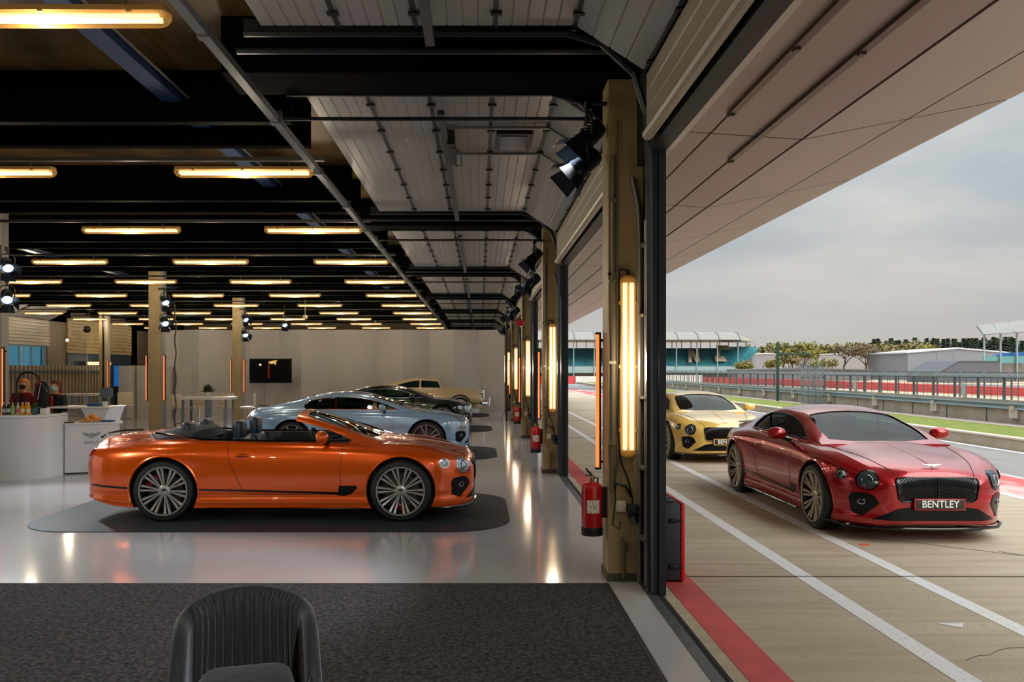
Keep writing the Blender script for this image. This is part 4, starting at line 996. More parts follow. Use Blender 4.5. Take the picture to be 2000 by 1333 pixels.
# hooped clothes stand with jackets
t = thing('clothes_stand', 'black hooped clothes stand behind the counter', 'stand', (-8.875, 16.1, 0))
b = MB(); pts = [(-.235, 0, .02), (-.235, 0, 1.35)]+[(-.235*math.cos(a), 0, 1.55+.235*math.sin(a)) for a in [R(q) for q in range(0, 181, 12)]]+[(.235, 0, 1.35), (.235, 0, .02)]
b.tube(pts, .017, 8); b.build('hoop', black, t); b = MB(); b.cbox((-.235, 0, .012), (.05, .4, .024)); b.cbox((.235, 0, .012), (.05, .4, .024)); b.build('foot', black, t)
def coat(label, x, y, z, m, w=.22):
    t = thing('jacket', label, 'jacket', (x, y, z)); b = MB(); rings = []
    for zz, ww, dd in ((0, .05, .04), (-.05, w*.6, .06), (-.12, w*.95, .08), (-.35, w*.9, .09), (-.65, w, .10)): rings.append([(ww*math.cos(a), dd*math.sin(a), zz) for a in [2*math.pi*k/20 for k in range(20)]])
    b.loft(rings); b.build('body', m, t); b = MB(); b.tube([(-.05, -.11, -.35), (0, -.09, -.02), (.14, -.10, -.2)], .008, 5); b.build('hanger', mat('hanger_white', '#c9c9cc', .4), t)
coat('black jacket hanging behind the counter on the hooped stand', -8.60, 16.12, 1.60, mat('black_cloth', '#17181b', .8), .12); coat('red jacket hanging inside the hooped stand', -8.82, 16.35, 1.66, mat('red_cloth', '#8f1e22', .8), .08)

# ------------------------------------------------------------------ people
skin = mat('skin', '#c98d66', .5)
def skinned(name, chains, m, parent, sub=2, root=0):
    me = bpy.data.meshes.new(name); vs = []; es = []; rs = []
    idx = {}
    for ch in chains:
        prev = None
        for (p, r) in ch:
            key = tuple(round(c, 4) for c in p)
            if key not in idx: idx[key] = len(vs); vs.append(p); rs.append(r)
            if prev is not None and prev != idx[key]: es.append((prev, idx[key]))
            prev = idx[key]
    me.from_pydata(vs, es, []); o = bpy.data.objects.new(name, me); COL.objects.link(o)
    o.modifiers.new('s', 'SKIN'); sd_ = me.skin_vertices[0].data
    for i, r in enumerate(rs): sd_[i].radius = (r, r) if not isinstance(r, tuple) else r; sd_[i].use_root = (i == root)
    sm = o.modifiers.new('u', 'SUBSURF'); sm.levels = sub; sm.render_levels = sub
    dg = bpy.context.evaluated_depsgraph_get(); dg.update(); me2 = bpy.data.meshes.new_from_object(o.evaluated_get(dg)); bpy.data.objects.remove(o)
    me2.polygons.foreach_set('use_smooth', [True]*len(me2.polygons)); me2.materials.clear(); me2.materials.append(m); return link(name, me2, parent)
def person(label, loc, rz, hair, hairlong, jacket, trim, maskc, lean=0.0):
    t = thing('person', label, 'person', loc, rz)       # faces local -y
    P = lambda x, y, z: (x, y-lean*max(0, z-.95), z)
    spine = [(P(0, 0, .93), (.15, .11)), (P(0, 0, 1.08), (.135, .10)), (P(0, 0, 1.25), (.16, .115)), (P(0, .0, 1.37), (.12, .09)), (P(0, -.005, 1.43), .055), (P(0, -.015, 1.48), .055), (P(0, -.02, 1.53), (.072, .085)), (P(0, -.02, 1.60), (.078, .095)), (P(0, -.015, 1.655), (.05, .06))]
    ch = [spine]; sl = []
    for s in (-1, 1):
        arm = [(P(0, 0, 1.37), (.12, .09)), (P(s*.17, 0, 1.36), .058), (P(s*.215, -.02, 1.22), .047), (P(s*.235, -.05, 1.07), .042), (P(s*.21, -.22, 1.04), .034), (P(s*.17, -.34, 1.06), .027), (P(s*.16, -.40, 1.06), .030)]
        ch.append(arm); sl.append(arm[1:6])
        leg = [(P(0, 0, .93), (.15, .11)), (P(s*.09, 0, .86), .085), (P(s*.10, -.01, .50), .058), (P(s*.10, .01, .30), .05), (P(s*.10, .02, .09), .035), (P(s*.10, -.02, .04), .038), (P(s*.105, -.14, .03), .025)]
        ch.append(leg)
        hp = (s*.16, -.40, 1.06)
        for k, (dx, L) in enumerate(((-.024, .055), (-.008, .066), (.008, .062), (.023, .050))):
            ch.append([(P(*hp), .030), (P(hp[0]+dx, hp[1]-.045, hp[2]), .0085), (P(hp[0]+dx*1.1, hp[1]-.045-L*.5, hp[2]-.006), .008), (P(hp[0]+dx*1.1, hp[1]-.045-L, hp[2]-.022), .007)])
        ch.append([(P(*hp), .030), (P(hp[0]-s*.035, hp[1]-.015, hp[2]-.004), .010), (P(hp[0]-s*.052, hp[1]-.05, hp[2]-.012), .008)])
    body = skinned('body', ch, skin, t)
    yo = -lean*.62
    b = MB(); b.tube([(0, -.105+yo, 1.60), (0, -.122+yo, 1.565), (0, -.105+yo, 1.56)], [.010, .014, .008], 8); b.build('nose', skin, t)
    for s in (-1, 1):
        b = MB(); b.blob((s*.030, -.098+yo, 1.595), .013, 2, (1.2, .6, .8)); b.build('eye', mat('eye_white', '#e6e2da', .3), t)
        b = MB(); b.blob((s*.078, -.01+yo, 1.585), .026, 2, (.35, .7, 1)); b.build('ear', skin, t)
    b = MB(); b.blob((0, -.10+yo, 1.525), .018, 2, (1.5, .4, .4)); b.build('mouth', mat('lips', '#8f4a40', .5), t)
    b = MB(); rings = []
    for z, w_, d_ in ((1.485, .045, .085), (1.51, .060, .105), (1.545, .066, .115), (1.578, .052, .118)): rings.append([(w_*math.sin(a), -.015-d_*math.cos(a)+yo, z) for a in [R(q) for q in range(-80, 81, 16)]]+[(w_*.9*math.sin(a), -.015-(d_-.006)*math.cos(a)+yo, z) for a in [R(q) for q in range(80, -81, -16)]])
    b.loft(rings); b.build('face_mask', maskc, t)
    b = MB(); vs = b.blob((0, .0+yo, 1.615), .098, 3, (.92, 1.05, .95))
    for v in vs:
        if v.co.y < -.045+yo and v.co.z < 1.635: v.co.y = -.045+yo
    hr = [[(r_*math.cos(a), .055+yo+r_*.55*math.sin(a), z) for a in [2*math.pi*k/14 for k in range(14)]] for z, r_ in ((1.64, .085), (1.55, .092), (1.45, .095 if hairlong else .06), (1.38 if hairlong else 1.50, .085 if hairlong else .04), (1.30 if hairlong else 1.49, .05 if hairlong else .03))]
    b.loft(hr); b.build('hair', hair, t)
    gr = lambda c, k=.022: [(p, (r+k if not isinstance(r, tuple) else (r[0]+k, r[1]+k))) for p, r in c]
    skinned('jacket', [gr([spine[0], spine[1], spine[2], spine[3], (P(0, -.0, 1.42), .06)])]+[gr([spine[3]]+s_[:], .016) for s_ in sl], jacket, t)
    skinned('trousers', [gr([ch[0][0]]+c[1:5], .014) for c in ch if len(c) == 7 and c[-1][0][2] < .1], mat('black_cloth', '#17181b', .8), t)
    for s in (-1, 1): b = MB(); b.rbox((s*.10, -.05, .045), (.09, .26, .09), .03, 3); b.build('shoe', black, t)
    b = MB(); b.prism([(-.035, .93), (.045, .93), (.03, 1.40), (-.02, 1.40)], .02, 'y', -.155-lean*.2); b.build('shirt', trim, t)
    return t
blk = mat('black_cloth', '#17181b', .8)
person('person with long red-brown hair, pale blue face mask and black jacket', (-8.46, 16.4, -.07), R(-18), mat('auburn_hair', '#5a2417', .6), True, mat('navy_black_jacket', '#15161d', .75), mat('orange_red_shirt', '#c8371f', .7), mat('blue_mask', '#9fc7cf', .7), .06)
person('person with fair hair, black face mask and dark red top behind the counter', (-9.41, 16.9, -.05), R(10), mat('fair_hair', '#c9803e', .6), False, mat('dark_red_top', '#7c1a22', .8), blk, mat('black_mask', '#141416', .8), .04)

# ------------------------------------------------------------------ tables, stools, television
alu = mat('table_alu', '#8d98a8', .25, .7)
def hightable(label, x, y, L, D):
    t = thing('high_table', label, 'table', (x, y, 0), 0, 'tall white tables'); b = MB(); b.rbox((0, 0, 1.06), (L, D, .07), .008); b.build('tabletop', mat('table_white', '#c8c0b0', .35), t)
    for sx in (-1, 1):
        for sy in (-1, 1): b = MB(); b.box((sx*(L/2-.1)-.03, sy*(D/2-.08)-.03, 0), (sx*(L/2-.1)+.03, sy*(D/2-.08)+.03, 1.03)); b.build('leg', alu, t, 0)
    b = MB(); b.box((-.03, -.2, 0), (.03, .2, 1.03)); b.build('leg', alu, t, 0)
def stool(label, x, y, rz):
    t = thing('bar_stool', label, 'stool', (x, y, 0), rz, 'cream bar stools'); pm = mat('stool_cream', '#cdbf9e', .4)
    b = MB(); b.rbox((0, 0, .78), (.42, .40, .05), .02); b.build('seat', pm, t); b = MB(); b.rbox((0, .19, .98), (.42, .04, .34), .015); b.build('backrest', pm, t)
    b = MB(); b.tube([(0, 0, .03), (0, 0, .77)], .03, 10); b.build('post', chrome, t); b = MB(); b.lathe([(.001, 0), (.22, 0), (.2, .02), (.001, .03)], n=24, cap=False); b.build('foot', chrome, t); b = MB(); b.tube([(.17*math.cos(a), .17*math.sin(a), .35) for a in [2*math.pi*k/16 for k in range(17)]], .01, 6); b.build('foot_ring', chrome, t)
hightable('tall white table with a dark spiky plant behind the orange car', -7.4, 22.3, 1.35, .8)
hightable('tall white table at the far left behind the people', -12.2, 25.5, 1.2, .7)
stool('cream bar stool at the right end of the plant table', -6.5, 22.9, R(-80)); stool('cream bar stool behind the plant table', -7.3, 23.4, R(5)); stool('cream bar stool at the left end of the plant table', -8.2, 22.5, R(70)); stool('cream bar stool by the double post behind the tall counter', -10.6, 24.5, R(30)); stool('cream bar stool left behind the plant table', -8.1, 23.6, R(0))
t = thing('television', 'black television on a thin stand in front of the pale folding wall', 'television', (-8.7, 34.0, 0)); 
b = MB(); b.rbox((0, 0, 1.78), (1.76, .06, 1.02), .01); b.build('screen_casing', black, t)
b = MB(); b.box((-.85, -.034, 1.30), (.85, -.031, 2.26)); sc = b.build('screen', mat('screen_black', '#08080a', .15), t, 0)
b = MB(); b.prism([(-.10, 2.16), (.0, 2.06), (.12, 2.08), (.24, 2.02), (.22, 2.12), (.28, 2.22), (.10, 2.20)], -.004, 'y', -.034); b.build('screen_picture', mat('screen_amber', '#e0b56e', .5, emit='#e0b56e', es=.6), sc, 0)
b = MB(); b.box((-.09, -.038, 1.45), (-.05, -.034, 2.08)); b.build('screen_picture', mat('screen_red', '#8a2210', .5, emit='#8a2210', es=.6), sc, 0)
b = MB(); b.prism(circ(-.42, 2.03, .05, .05, 12), -.004, 'y', -.034); b.build('screen_picture', mat('screen_spot', '#f0cf9a', .5, emit='#f0cf9a', es=.8), sc, 0)
b = MB()
for x in (-.26, .24): b.box((x-.02, 0, 0), (x+.02, .03, 1.3))
b.cbox((0, .05, .012), (.9, .5, .024)); b.build('stand', mat('stand_silver', '#a5a19a', .35, .5), t, 0)
# white display cabinets
def cabinet(label, x0, x1, y, h, curved, mark):
    t = thing('display_cabinet', label, 'cabinet', ((x0+x1)/2, y, 0)); w_ = (x1-x0)/2; b = MB()
    poly = [(-w_, .5), (-w_, 0)]+([(-w_+w_*2*k/10, -.28*math.sin(math.pi*k/10*.5+.0)) for k in range(1, 10)] if curved else [])+[(w_, -.0 if not curved else -.28), (w_, .5)]
    b.prism(poly, h, 'z', 0); b.build('body', mat('cabinet_white', '#b9b2a8', .4), t, 30)
    if mark:
        b = MB()
        for s_ in (-1, 1): b.prism([(s_*.02+.1, h-.2), (s_*.16+.1, h-.16), (s_*.1+.1, h-.28), (s_*.02+.1, h-.30)], -.006, 'y', -.001)
        b.build('wing_emblem', gm, t, 0); text_mesh('BENTLEY', .08, .003, gm, 'lettering', t, Matrix.Translation((.1, -.005, h-.42)) @ Matrix.Rotation(R(90), 4, 'X'))
cabinet('white curved cabinet left of the pillar behind the orange car', -13.6, -12.95, 30.8, 1.98, True, False); cabinet('flat white cabinet with a small winged emblem behind the pillar', -12.9, -11.6, 30.75, 1.98, False, True)
cabinet('white cabinet standing right of the pillar behind the orange car', -11.5, -10.9, 30.9, 1.95, False, False)
b = MB(); b.box((-16.1, 36.0, 1.1), (-15.0, 36.06, 2.0)); t = tag(b.build('projection_screen', mat('blue_screen', '#1466b8', .4, emit='#1a78d0', es=.35), smooth=0), 'bright blue screen between the double post and the white cabinet', 'screen')
b = MB(); b.box((-16.1, 36.02, 0), (-15.0, 36.1, 1.1)); b.box((-16.1, 36.07, 1.1), (-15.0, 36.12, 2.05)); b.build('screen_frame', dsteel, t, 0)

# far left side: doors, windows, wall sheets
b = MB()
for k in range(42): b.box((-17.3+.18*k*.35, 31.5, 0) if False else (-18.5, 27+.30*k, 0), (-18.35, 27.16+.30*k, 2.0))
b.box((-18.55, 26, 0), (-18.45, 40, 2.0)); struct(b.build('wall_left_cladding', mat('corrugated_brown', '#85765f', .5), smooth=0))
b = MB(); b.box((-18.3, 24, 1.74), (-18.2, 41, 1.80)); tag(b.build('handrail', mat('teal_rail', '#1d4a5c', .4), smooth=0), 'thin blue-green rail along the corrugated sheet wall at far left', 'rail')
for n, (y0, y1) in enumerate(((14, 21), (22, 28.6), (29.6, 35.2))):
    o = struct(bpy.data.objects.new('door_%d' % (10+n), None)); COL.objects.link(o)
    b = MB(); b.prism(sect_profile(-18.5, H+1.02, -18.5, H+2.1, 8, .09, .045), y1-y0, 'y', y0); b.build('door_panel', tanpanel, o, 0)
    b = MB(); b.prism([(-18.5, H+2.12), (-17.5, H+2.6), (-17.5, H+2.65), (-18.55, H+2.17)], y1-y0, 'y', y0); b.build('door_panel', panel_m, o, 0)
    fr = MB()
    for yy in [y0+.9*i for i in range(int((y1-y0)/.9)+1)]+[y1-.04]: fr.box((-18.72, yy-.03, .1), (-18.64, yy+.03, H+1.02))
    fr.box((-18.72, y0, H+.95), (-18.64, y1, H+1.02)); fr.box((-18.72, y0, 0), (-18.64, y1, .2)); wo = struct(fr.build('window_%d' % (n+1), mat('window_frame_grey', '#8b9aa3', .4, .4), smooth=0))
    b = MB(); b.box((-18.69, y0, .1), (-18.68, y1, H+1.0)); b.build('pane', glass('window_glass', '#9fd4e8', .85), wo, 0)
t = struct(bpy.data.objects.new('door_13', None)); COL.objects.link(t)
b = MB(); b.prism(sect_profile(-18.5, H+.75, -18.5, H+2.3, 9, .09, .045), 6.7, 'y', 36.8); b.build('door_panel', tan, t, 0)
b = MB(); b.box((-18.6, 36.8, 0), (-18.54, 43.5, H+.76)); b.build('door_panel', mat('petrol_blue_panel', '#1e3440', .5), t, 0)
t = lamp('horizontal yellow tube light on the dark blue wall panel at far left', None, (-18.3, 39.3, H+.28), name='wall_light'); t.rotation_euler = Matrix(((0, 0, 0), (0, 0, 0), (0, 0, 0))).to_euler() if False else (0, R(-90), R(90)) if False else (R(0), 0, 0)
t.rotation_euler = (Matrix(((0, 0, -1), (1, 0, 0), (0, -1, 0)))).to_euler(); t.scale = (1.6, 1.3, 1.3)
t = thing('pendant_lamp', 'bare glowing bulb shining like a star in front of the far left wall', 'lamp', (-18.1, 35.9, H+1.28)); b = MB(); b.blob((0, 0, 0), .06, 2); b.build('bulb', mat('bulb_glow', '#ffd0b0', .4, emit='#ffc8a0', es=25), t); b = MB(); b.tube([(0, 0, .05), (0, 0, 1.72)], .01, 6); b.build('flex', black, t)
t = thing('globe_lamp', 'dark round globe on a tall thin pole behind the two people', 'lamp', (-12.0, 25.0, 0)); b = MB(); b.blob((0, 0, H+1.22), .11, 3); b.build('globe', mat('globe_dark', '#2a2418', .15, .5), t); b = MB(); b.tube([(0, 0, 0), (0, 0, H+1.15)], .012, 6); b.lathe([(.001, 0), (.16, 0), (.15, .02), (.001, .03)], n=20, cap=False); b.build('pole', mat('stand_silver', '#a5a19a', .35, .5), t)
b = MB(); b.blob((-6.2, 29.0, H+1.86), .09, 3); b.tube([(-6.2, 29.0, H+1.9), (-6.2, 29.0, H+2.47)], .01, 6); tag(b.build('ceiling_speaker', mat('speaker_cream', '#a89c82', .5)), 'small round cream pendant speaker hanging under the ceiling', 'speaker')
t = thing('cable_drop', 'twisted cable hanging down beside the left tan pillar', 'cable', (-8.15, 21.9, 0)); b = MB(); b.tube([(.02*math.sin(z*9), 0, z) for z in [.3+.12*k for k in range(28)]], .018, 6); b.build('cable', mat('cable_mixed', '#3b352b', .5), t); b = MB(); b.rbox((0, 0, .02), (.25, .25, .04), .01); b.tube([(0, 0, .03), (0, 0, .35)], .02, 8); b.build('foot', black, t)

# ------------------------------------------------------------------ outside: canopy
can_m = mat('canopy_cladding', '#8d827d', .42, noise=(.25, '#968a84', .3, .7))
zin = lambda x: H+2.7-.066*x
zout = lambda x: H+2.47+.196*(x-3.46)
b = MB()
YS = [8.8+3.7*k for k in range(-4, 13)]
for a, c in zip(YS, YS[1:]):
    for x0, x1, f in ((1.5, 2.46, zin), (2.485, 2.965, zin), (2.995, 3.44, zin), (3.475, 4.585, zout), (4.61, 5.68, zout)):
        vs = [b.bm.verts.new((x, y, f(x)+dz)) for dz in (0, .03) for x, y in ((x0, a+.018), (x1, a+.018), (x1, c-.018), (x0, c-.018))]
        for q in ((0, 1, 2, 3), (7, 6, 5, 4), (0, 4, 5, 1), (1, 5, 6, 2), (2, 6, 7, 3), (3, 7, 4, 0)): b.bm.faces.new([vs[i] for i in q])
t = tag(b.build('canopy', can_m, smooth=0), 'pinkish grey panelled canopy overhanging the pit lane', 'canopy')
b = MB(); b.prism([(1.5, H+2.64), (3.46, H+2.51), (5.68, H+2.945), (5.70, H+3.1), (1.5, H+3.1)], YS[-1]-YS[0], 'y', YS[0]); b.build('canopy_core', mat('joint_dark', '#2b2522', .7), t, 0)
for x, ye in ((2.47, 8.1), (2.98, 9.78)):
    b = MB(); b.box((x-.035, -6, zin(x)-.035), (x+.035, ye, zin(x)-.005))
    for yy in (1.5, 4.0, 6.4, ye-.05): b.cbox((x, yy, zin(x)-.04), (.05, .06, .02))
    b.build('canopy_track', mat('bronze_track', '#4a3a26', .4, .5), t, 0)

# ------------------------------------------------------------------ outside: ground
def concrete():
    m = bpy.data.materials.new('pit_lane_concrete'); m.use_nodes = True; T = m.node_tree; B = T.nodes['Principled BSDF']; B.inputs['Roughness'].default_value = .75; B.inputs['Specular IOR Level'].default_value = .25
    tcn = T.nodes.new('ShaderNodeTexCoord')
    def nz(scale, st, det=8, dist=0):
        mp = T.nodes.new('ShaderNodeMapping'); mp.inputs['Scale'].default_value = st; T.links.new(tcn.outputs['Object'], mp.inputs[0])
        n = T.nodes.new('ShaderNodeTexNoise'); n.inputs['Scale'].default_value = scale; n.inputs['Detail'].default_value = det; n.inputs['Distortion'].default_value = dist; T.links.new(mp.outputs[0], n.inputs['Vector']); return n.outputs['Fac']
    def ramp(src, a, ca, b_, cb_):
        r = T.nodes.new('ShaderNodeValToRGB'); r.color_ramp.elements[0].position = a; r.color_ramp.elements[0].color = lin(ca); r.color_ramp.elements[1].position = b_; r.color_ramp.elements[1].color = lin(cb_); T.links.new(src, r.inputs[0]); return r.outputs[0]
    def mul(a, b_, f=1):
        x_ = T.nodes.new('ShaderNodeMixRGB'); x_.blend_type = 'MULTIPLY'; x_.inputs[0].default_value = f; T.links.new(a, x_.inputs[1]); T.links.new(b_, x_.inputs[2]); return x_.outputs[0]
    base = ramp(nz(.8, (.25, 1.2, 1)), .35, '#b9ab97', .7, '#c4b6a2')
    streak = ramp(nz(2.2, (.22, 2.6, 1), 6, .6), .32, '#ebe8e4', .6, '#ffffff')
    spots = ramp(nz(22, (.5, 1, 1)), .27, '#a5a19a', .36, '#ffffff')
    fine = ramp(nz(120, (1, 1, 1)), .3, '#d5d2cc', .7, '#ffffff')
    T.links.new(mul(mul(mul(base, streak), spots, .7), fine), B.inputs['Base Color'])
    bp = T.nodes.new('ShaderNodeBump'); bp.inputs['Strength'].default_value = .3; bp.inputs['Distance'].default_value = .01; T.links.new(nz(60, (.3, 1, 1)), bp.inputs['Height']); T.links.new(bp.outputs[0], B.inputs['Normal'])
    return m
def slab(name, x0, y0, x1, y1, z, m, lab=None, cat=None):
    b = MB(); b.box((x0, y0, z-.05), (x1, y1, z)); o = b.build(name, m, smooth=0)
    if lab: tag(o, lab, cat)
    return struct(o)
slab('ground_pit_lane', 1.49, -12, 9.2, 400, 0, concrete())
slab('ground_asphalt', 9.2, -12, 12.2, 400, 0, mat('asphalt', '#77736f', .85, noise=(3, '#857f7a', .35, .7)))
grass = mat('verge_grass', '#6a7625', .9, noise=(5, '#7f8833', .35, .7), bump=(80, .8, .03))
slab('ground_field', -200, 51.8, 1.49, 420, -.01, mat('far_ground', '#8b8373', .9))
slab('ground_beyond', 14.9, -12, 300, 420, .05, mat('tan_run_off', '#c0a58b', .85, noise=(.3, '#b79c82', .4, .6)))
slab('ground_left', -300, -60, -19, 420, -.01, mat('far_ground', '#8b8373', .9))
slab('ground_verge', 12.15, -12, 14.5, 104, .28, grass); slab('ground_path', 14.5, -12, 15.1, 104, .285, mat('pinkish_path', '#a08f86', .85))
slab('ground_grass_end', 12.15, 60, 26, 66, .10, grass)
wline = mat('white_road_paint', '#d6d4d2', .6, noise=(30, '#b4afa8', .55, .72))
redp = mat('red_road_paint', '#c04a48', .6, noise=(7, '#a84341', .42, .75))
def line(nm, x0, x1, y0, y1, m, lab): 
    b = MB(); n = 24
    b.box((x0, y0, -.001), (x1, y1, .003)); o = b.build(nm, m, smooth=0); struct(o); return o
line('painted_red_strip', 1.585, 1.845, -12, 60, redp, ''); line('painted_white_line', 2.80, 2.95, -12, 95, wline, ''); line('painted_white_line', 3.74, 3.88, -12, 95, wline, '')
line('painted_red_band', 7.80, 9.10, -12, 100, mat('worn_red_paint', '#bb4d4b', .6, noise=(1.2, '#cfa49c', .56, .62), stretch=(1, .35, 1)), '')
line('painted_white_border', 7.68, 7.80, -12, 100, wline, ''); line('painted_white_border', 9.10, 9.20, -12, 100, wline, '')
b = MB()
for k in range(-1, 12): b.box((1.6, 7.25+7.4*k, -.001), (7.6, 7.275+7.4*k, .004))
struct(b.build('trim_concrete_joint', mat('joint_brown', '#4e463b', .9), smooth=0))
b = MB()
for (x0, y0, x1, y1) in ((5.2, 8.3, 6.6, 6.3), (4.2, 9.0, 6.9, 6.9), (3.1, 5.2, 4.6, 5.9)):
    pts = []; rnd = random.Random(int(x0*10))
    for k in range(16): u = k/15; pts.append((x0+(x1-x0)*u+rnd.uniform(-.03, .03), y0+(y1-y0)*u+rnd.uniform(-.03, .03), .001))
    b.tube(pts, .003, 4)
struct(b.build('trim_concrete_crack', mat('joint_brown', '#4e463b', .9), smooth=0))
kerb = mat('kerb_concrete', '#a89a86', .8, noise=(2, '#978974', .35, .7)); rimc = mat('pale_kerb_top', '#cfc0aa', .8)
b = MB(); b.box((11.95, -12, 0), (12.15, 104, .27)); o = b.build('pit_kerb_wall', kerb, smooth=0); tag(o, 'low concrete kerb wall between the pit exit road and the grass', 'kerb')
b = MB(); b.box((11.93, -12, .27), (12.17, 104, .31)); b.build('coping', rimc, o, 0); b = MB(); b.box((11.70, -12, 0), (11.9, 104, .02)); b.build('white_edge', wline, o, 0)

# barrier and catch fence
galv = mat('barrier_galv', '#79878c', .45, .4); fence_m = mat('fence_green_grey', '#4a565a', .5, .3)
BX = 15.1; BY0, BY1 = 18, 92
t = thing('crash_barrier', 'grey steel and concrete crash barrier under the catch fence', 'barrier', (BX, BY0, 0))
b = MB(); b.box((.12, 0, .05), (.38, BY1-BY0, .95)); b.build('concrete_wall', mat('barrier_concrete', '#a3998b', .8, noise=(2, '#8d8373', .35, .7)), t, 0)
b = MB()
for z in (.78,): b.prism([(.12, z-.10), (.02, z-.07), (.06, z-.02), (.06, z+.02), (.02, z+.07), (.12, z+.10)], BY1-BY0, 'y', 0)
b.build('guard_rail', galv, t, 0)
b = MB(); b.box((.03, 0, .45), (.14, .35, .74)); b.box((-.02, .1, .68), (.05, .25, .80)); me_ = b.mesh('rail_bracket', 0); me_.materials.append(mat('bracket_pale', '#b5ada0', .6))
for k in range(18): link('rail_bracket', me_, t).location = (0, 1+4.1*k, 0)
b = MB(); b.box((.105, 0, .28), (.125, .04, .68)); me_ = b.mesh('joint_post', 0); me_.materials.append(fence_m)
for k in range(36): link('joint_post', me_, t).location = (0, 2.1*k+.3, 0)
def fence(label, x, y0, y1, z0, z1, sp, lean):
    t = thing('catch_fence', label, 'fence', (x, y0, z0)); L = y1-y0; n = int(L/sp)
    p = MB(); p.box((-.03, -.03, 0), (.03, .03, z1-z0)); p.tube([(0, 0, z1-z0), (lean, .02, z1-z0+.15)], .028, 6); pm = p.mesh('post'); pm.materials.append(fence_m)
    for k in range(n+1): o = link('post', pm, t); o.location = (0, k*sp, 0)
    b = MB()
    for k in range(9): b.box((-.008, 0, (z1-z0)*k/8-.004), (.008, L, (z1-z0)*k/8+.004))
    b.box((-.02, 0, z1-z0-.03), (.02, L, z1-z0)); b.box((lean-.012, 0, z1-z0+.14), (lean+.012, L, z1-z0+.16))
    for k in range(n*2+1): b.box((-.006, k*sp/2-.01, 0), (.006, k*sp/2+.01, z1-z0))
    b.build('wire_mesh', fence_m, t, 0)
    b = MB()
    b.quad([(0, 0, z1-z0), (lean, 0, z1-z0+.15), (lean, L, z1-z0+.15), (0, L, z1-z0)]); m = b.build('angled_netting', netm, t, 0)
netm = mat('netting', '#6d7476', .8, alpha=.35)
fence('dark metal catch fence on top of the crash barrier', BX+.25, 19, 90, .95, 1.60, 1.25, .22)
fence('second catch fence farther out with tips leaning left', 24, 33, 118, .05, 1.52, 2.0, -.3)
t = thing('sign_board', 'small white and red notice board on the fence right of the red car', 'sign', (16.0, 24.3, 0)) if False else None
# T shaped gantry
t = thing('gantry_post', 'dark green post with an arm pointing right, standing on the grass verge', 'post', (14.7, 40.5, .28)); gg = mat('gantry_green', '#12392f', .4)
b = MB(); b.box((-.06, -.06, 0), (.06, .06, 2.9)); b.build('post', gg, t, 0, .01); b = MB(); b.box((-.04, -.05, 2.27), (1.65, .05, 2.36)); b.build('arm', gg, t, 0, .005); b = MB(); b.tube([(0, 0, 2.85), (1.5, 0, 2.36)], .02, 6); b.build('stay', gg, t)
for yy, lab in ((25.8, 'small pale notice board on the catch fence, nearer to the right edge'), (33.3, 'small pale notice board on the catch fence, above the red car')):
    t = thing('notice_board', lab, 'sign', (15.22, yy, .95)); b = MB(); b.box((-.02, -.08, .05), (0, .10, .45)); b.build('board', mat('board_pale', '#b9b4b0', .6, noise=(18, '#8d8f92', .5, .6)), t, 0); b = MB(); b.box((0, -.01, -.0), (.10, .02, .40)); b.build('bracket', galv, t, 0)
b = MB(); b.prism([(3.30, 5.92), (3.50, 5.93), (3.42, 5.82)], .004, 'z', .001); tag(b.build('paper_scrap', wline, smooth=0), 'small white scrap lying on the concrete between the two white lines', 'scrap')
b = MB(); b.prism(circ(4.02, 8.58, .05, .05, 12), .004, 'z', .001); tag(b.build('paint_mark', mat('orange_mark', '#e0603a', .6), smooth=0), 'small orange paint mark on the concrete in front of the red car', 'mark')
# steel gate frame beside the gantry
t = thing('mesh_gate', 'tall grey mesh gate frame in the fence right of the green post', 'gate', (14.75, 35.2, .28)); b = MB()
for y in (0, .8, 1.6, 2.4): b.box((-.02, y, 0), (.02, y+.05, 1.75))
for z in (0, .4, .8, 1.2, 1.7): b.box((-.02, 0, z), (.02, 2.45, z+.04))
b.build('frame', galv, t, 0); b = MB()
for k in range(24): b.box((-.005, k*.1, 0), (.005, k*.1+.012, 1.7))
b.build('bars', galv, t, 0)

# red wall round the run-off
rw = mat('red_wall', '#d24a45', .6); ww = mat('white_wall', '#d9d5d2', .6)
P = [(36.3, 40), (35.8, 53), (35.2, 62), (34.4, 72), (33.6, 82), (32.4, 95), (29.0, 107)]
t = thing('track_wall', 'long red barrier wall across the run-off behind the fences', 'wall', (36.3, 40, 0)); b = MB()
for (xa, ya), (xb, yb) in zip(P, P[1:]):
    v = [b.bm.verts.new((x-36.3+dx, y-40, z)) for dx in (0, .4) for x, y, z in ((xa, ya, .04), (xb, yb, .04), (xb, yb, .58+.004*(yb-40)), (xa, ya, .58+.004*(ya-40)))]
    for q in ((0, 1, 2, 3), (7, 6, 5, 4), (3, 2, 6, 7)): b.bm.faces.new([v[i] for i in q])
b.build('red_section', rw, t, 0)
b = MB(); b.box((-36.3, 61.5, .04), (-22.0, 62, 1.0)); b.build('red_section', rw, t, 0); b = MB(); b.box((-14.8, 66, .04), (-7.5, 66.5, 1.1)); b.build('white_section', ww, t, 0)
b = MB(); b.box((-24.5, 61.3, .04), (-20.5, 61.45, 1.0)); b.build('white_section', ww, t, 0); b = MB(); b.box((-14.8, 65.9, .2), (-13.9, 65.98, 1.1)); b.build('orange_section', mat('orange_wall', '#e08a4a', .6), t, 0)
slab('ground_far_track', -60, 76, 60, 101, .06, mat('far_asphalt', '#6f6f70', .85)); slab('ground_far_line', -60, 93, 30, 94, .07, wline)
slab('ground_far_red', -40, 66, 7.6, 68.5, .012, redp)

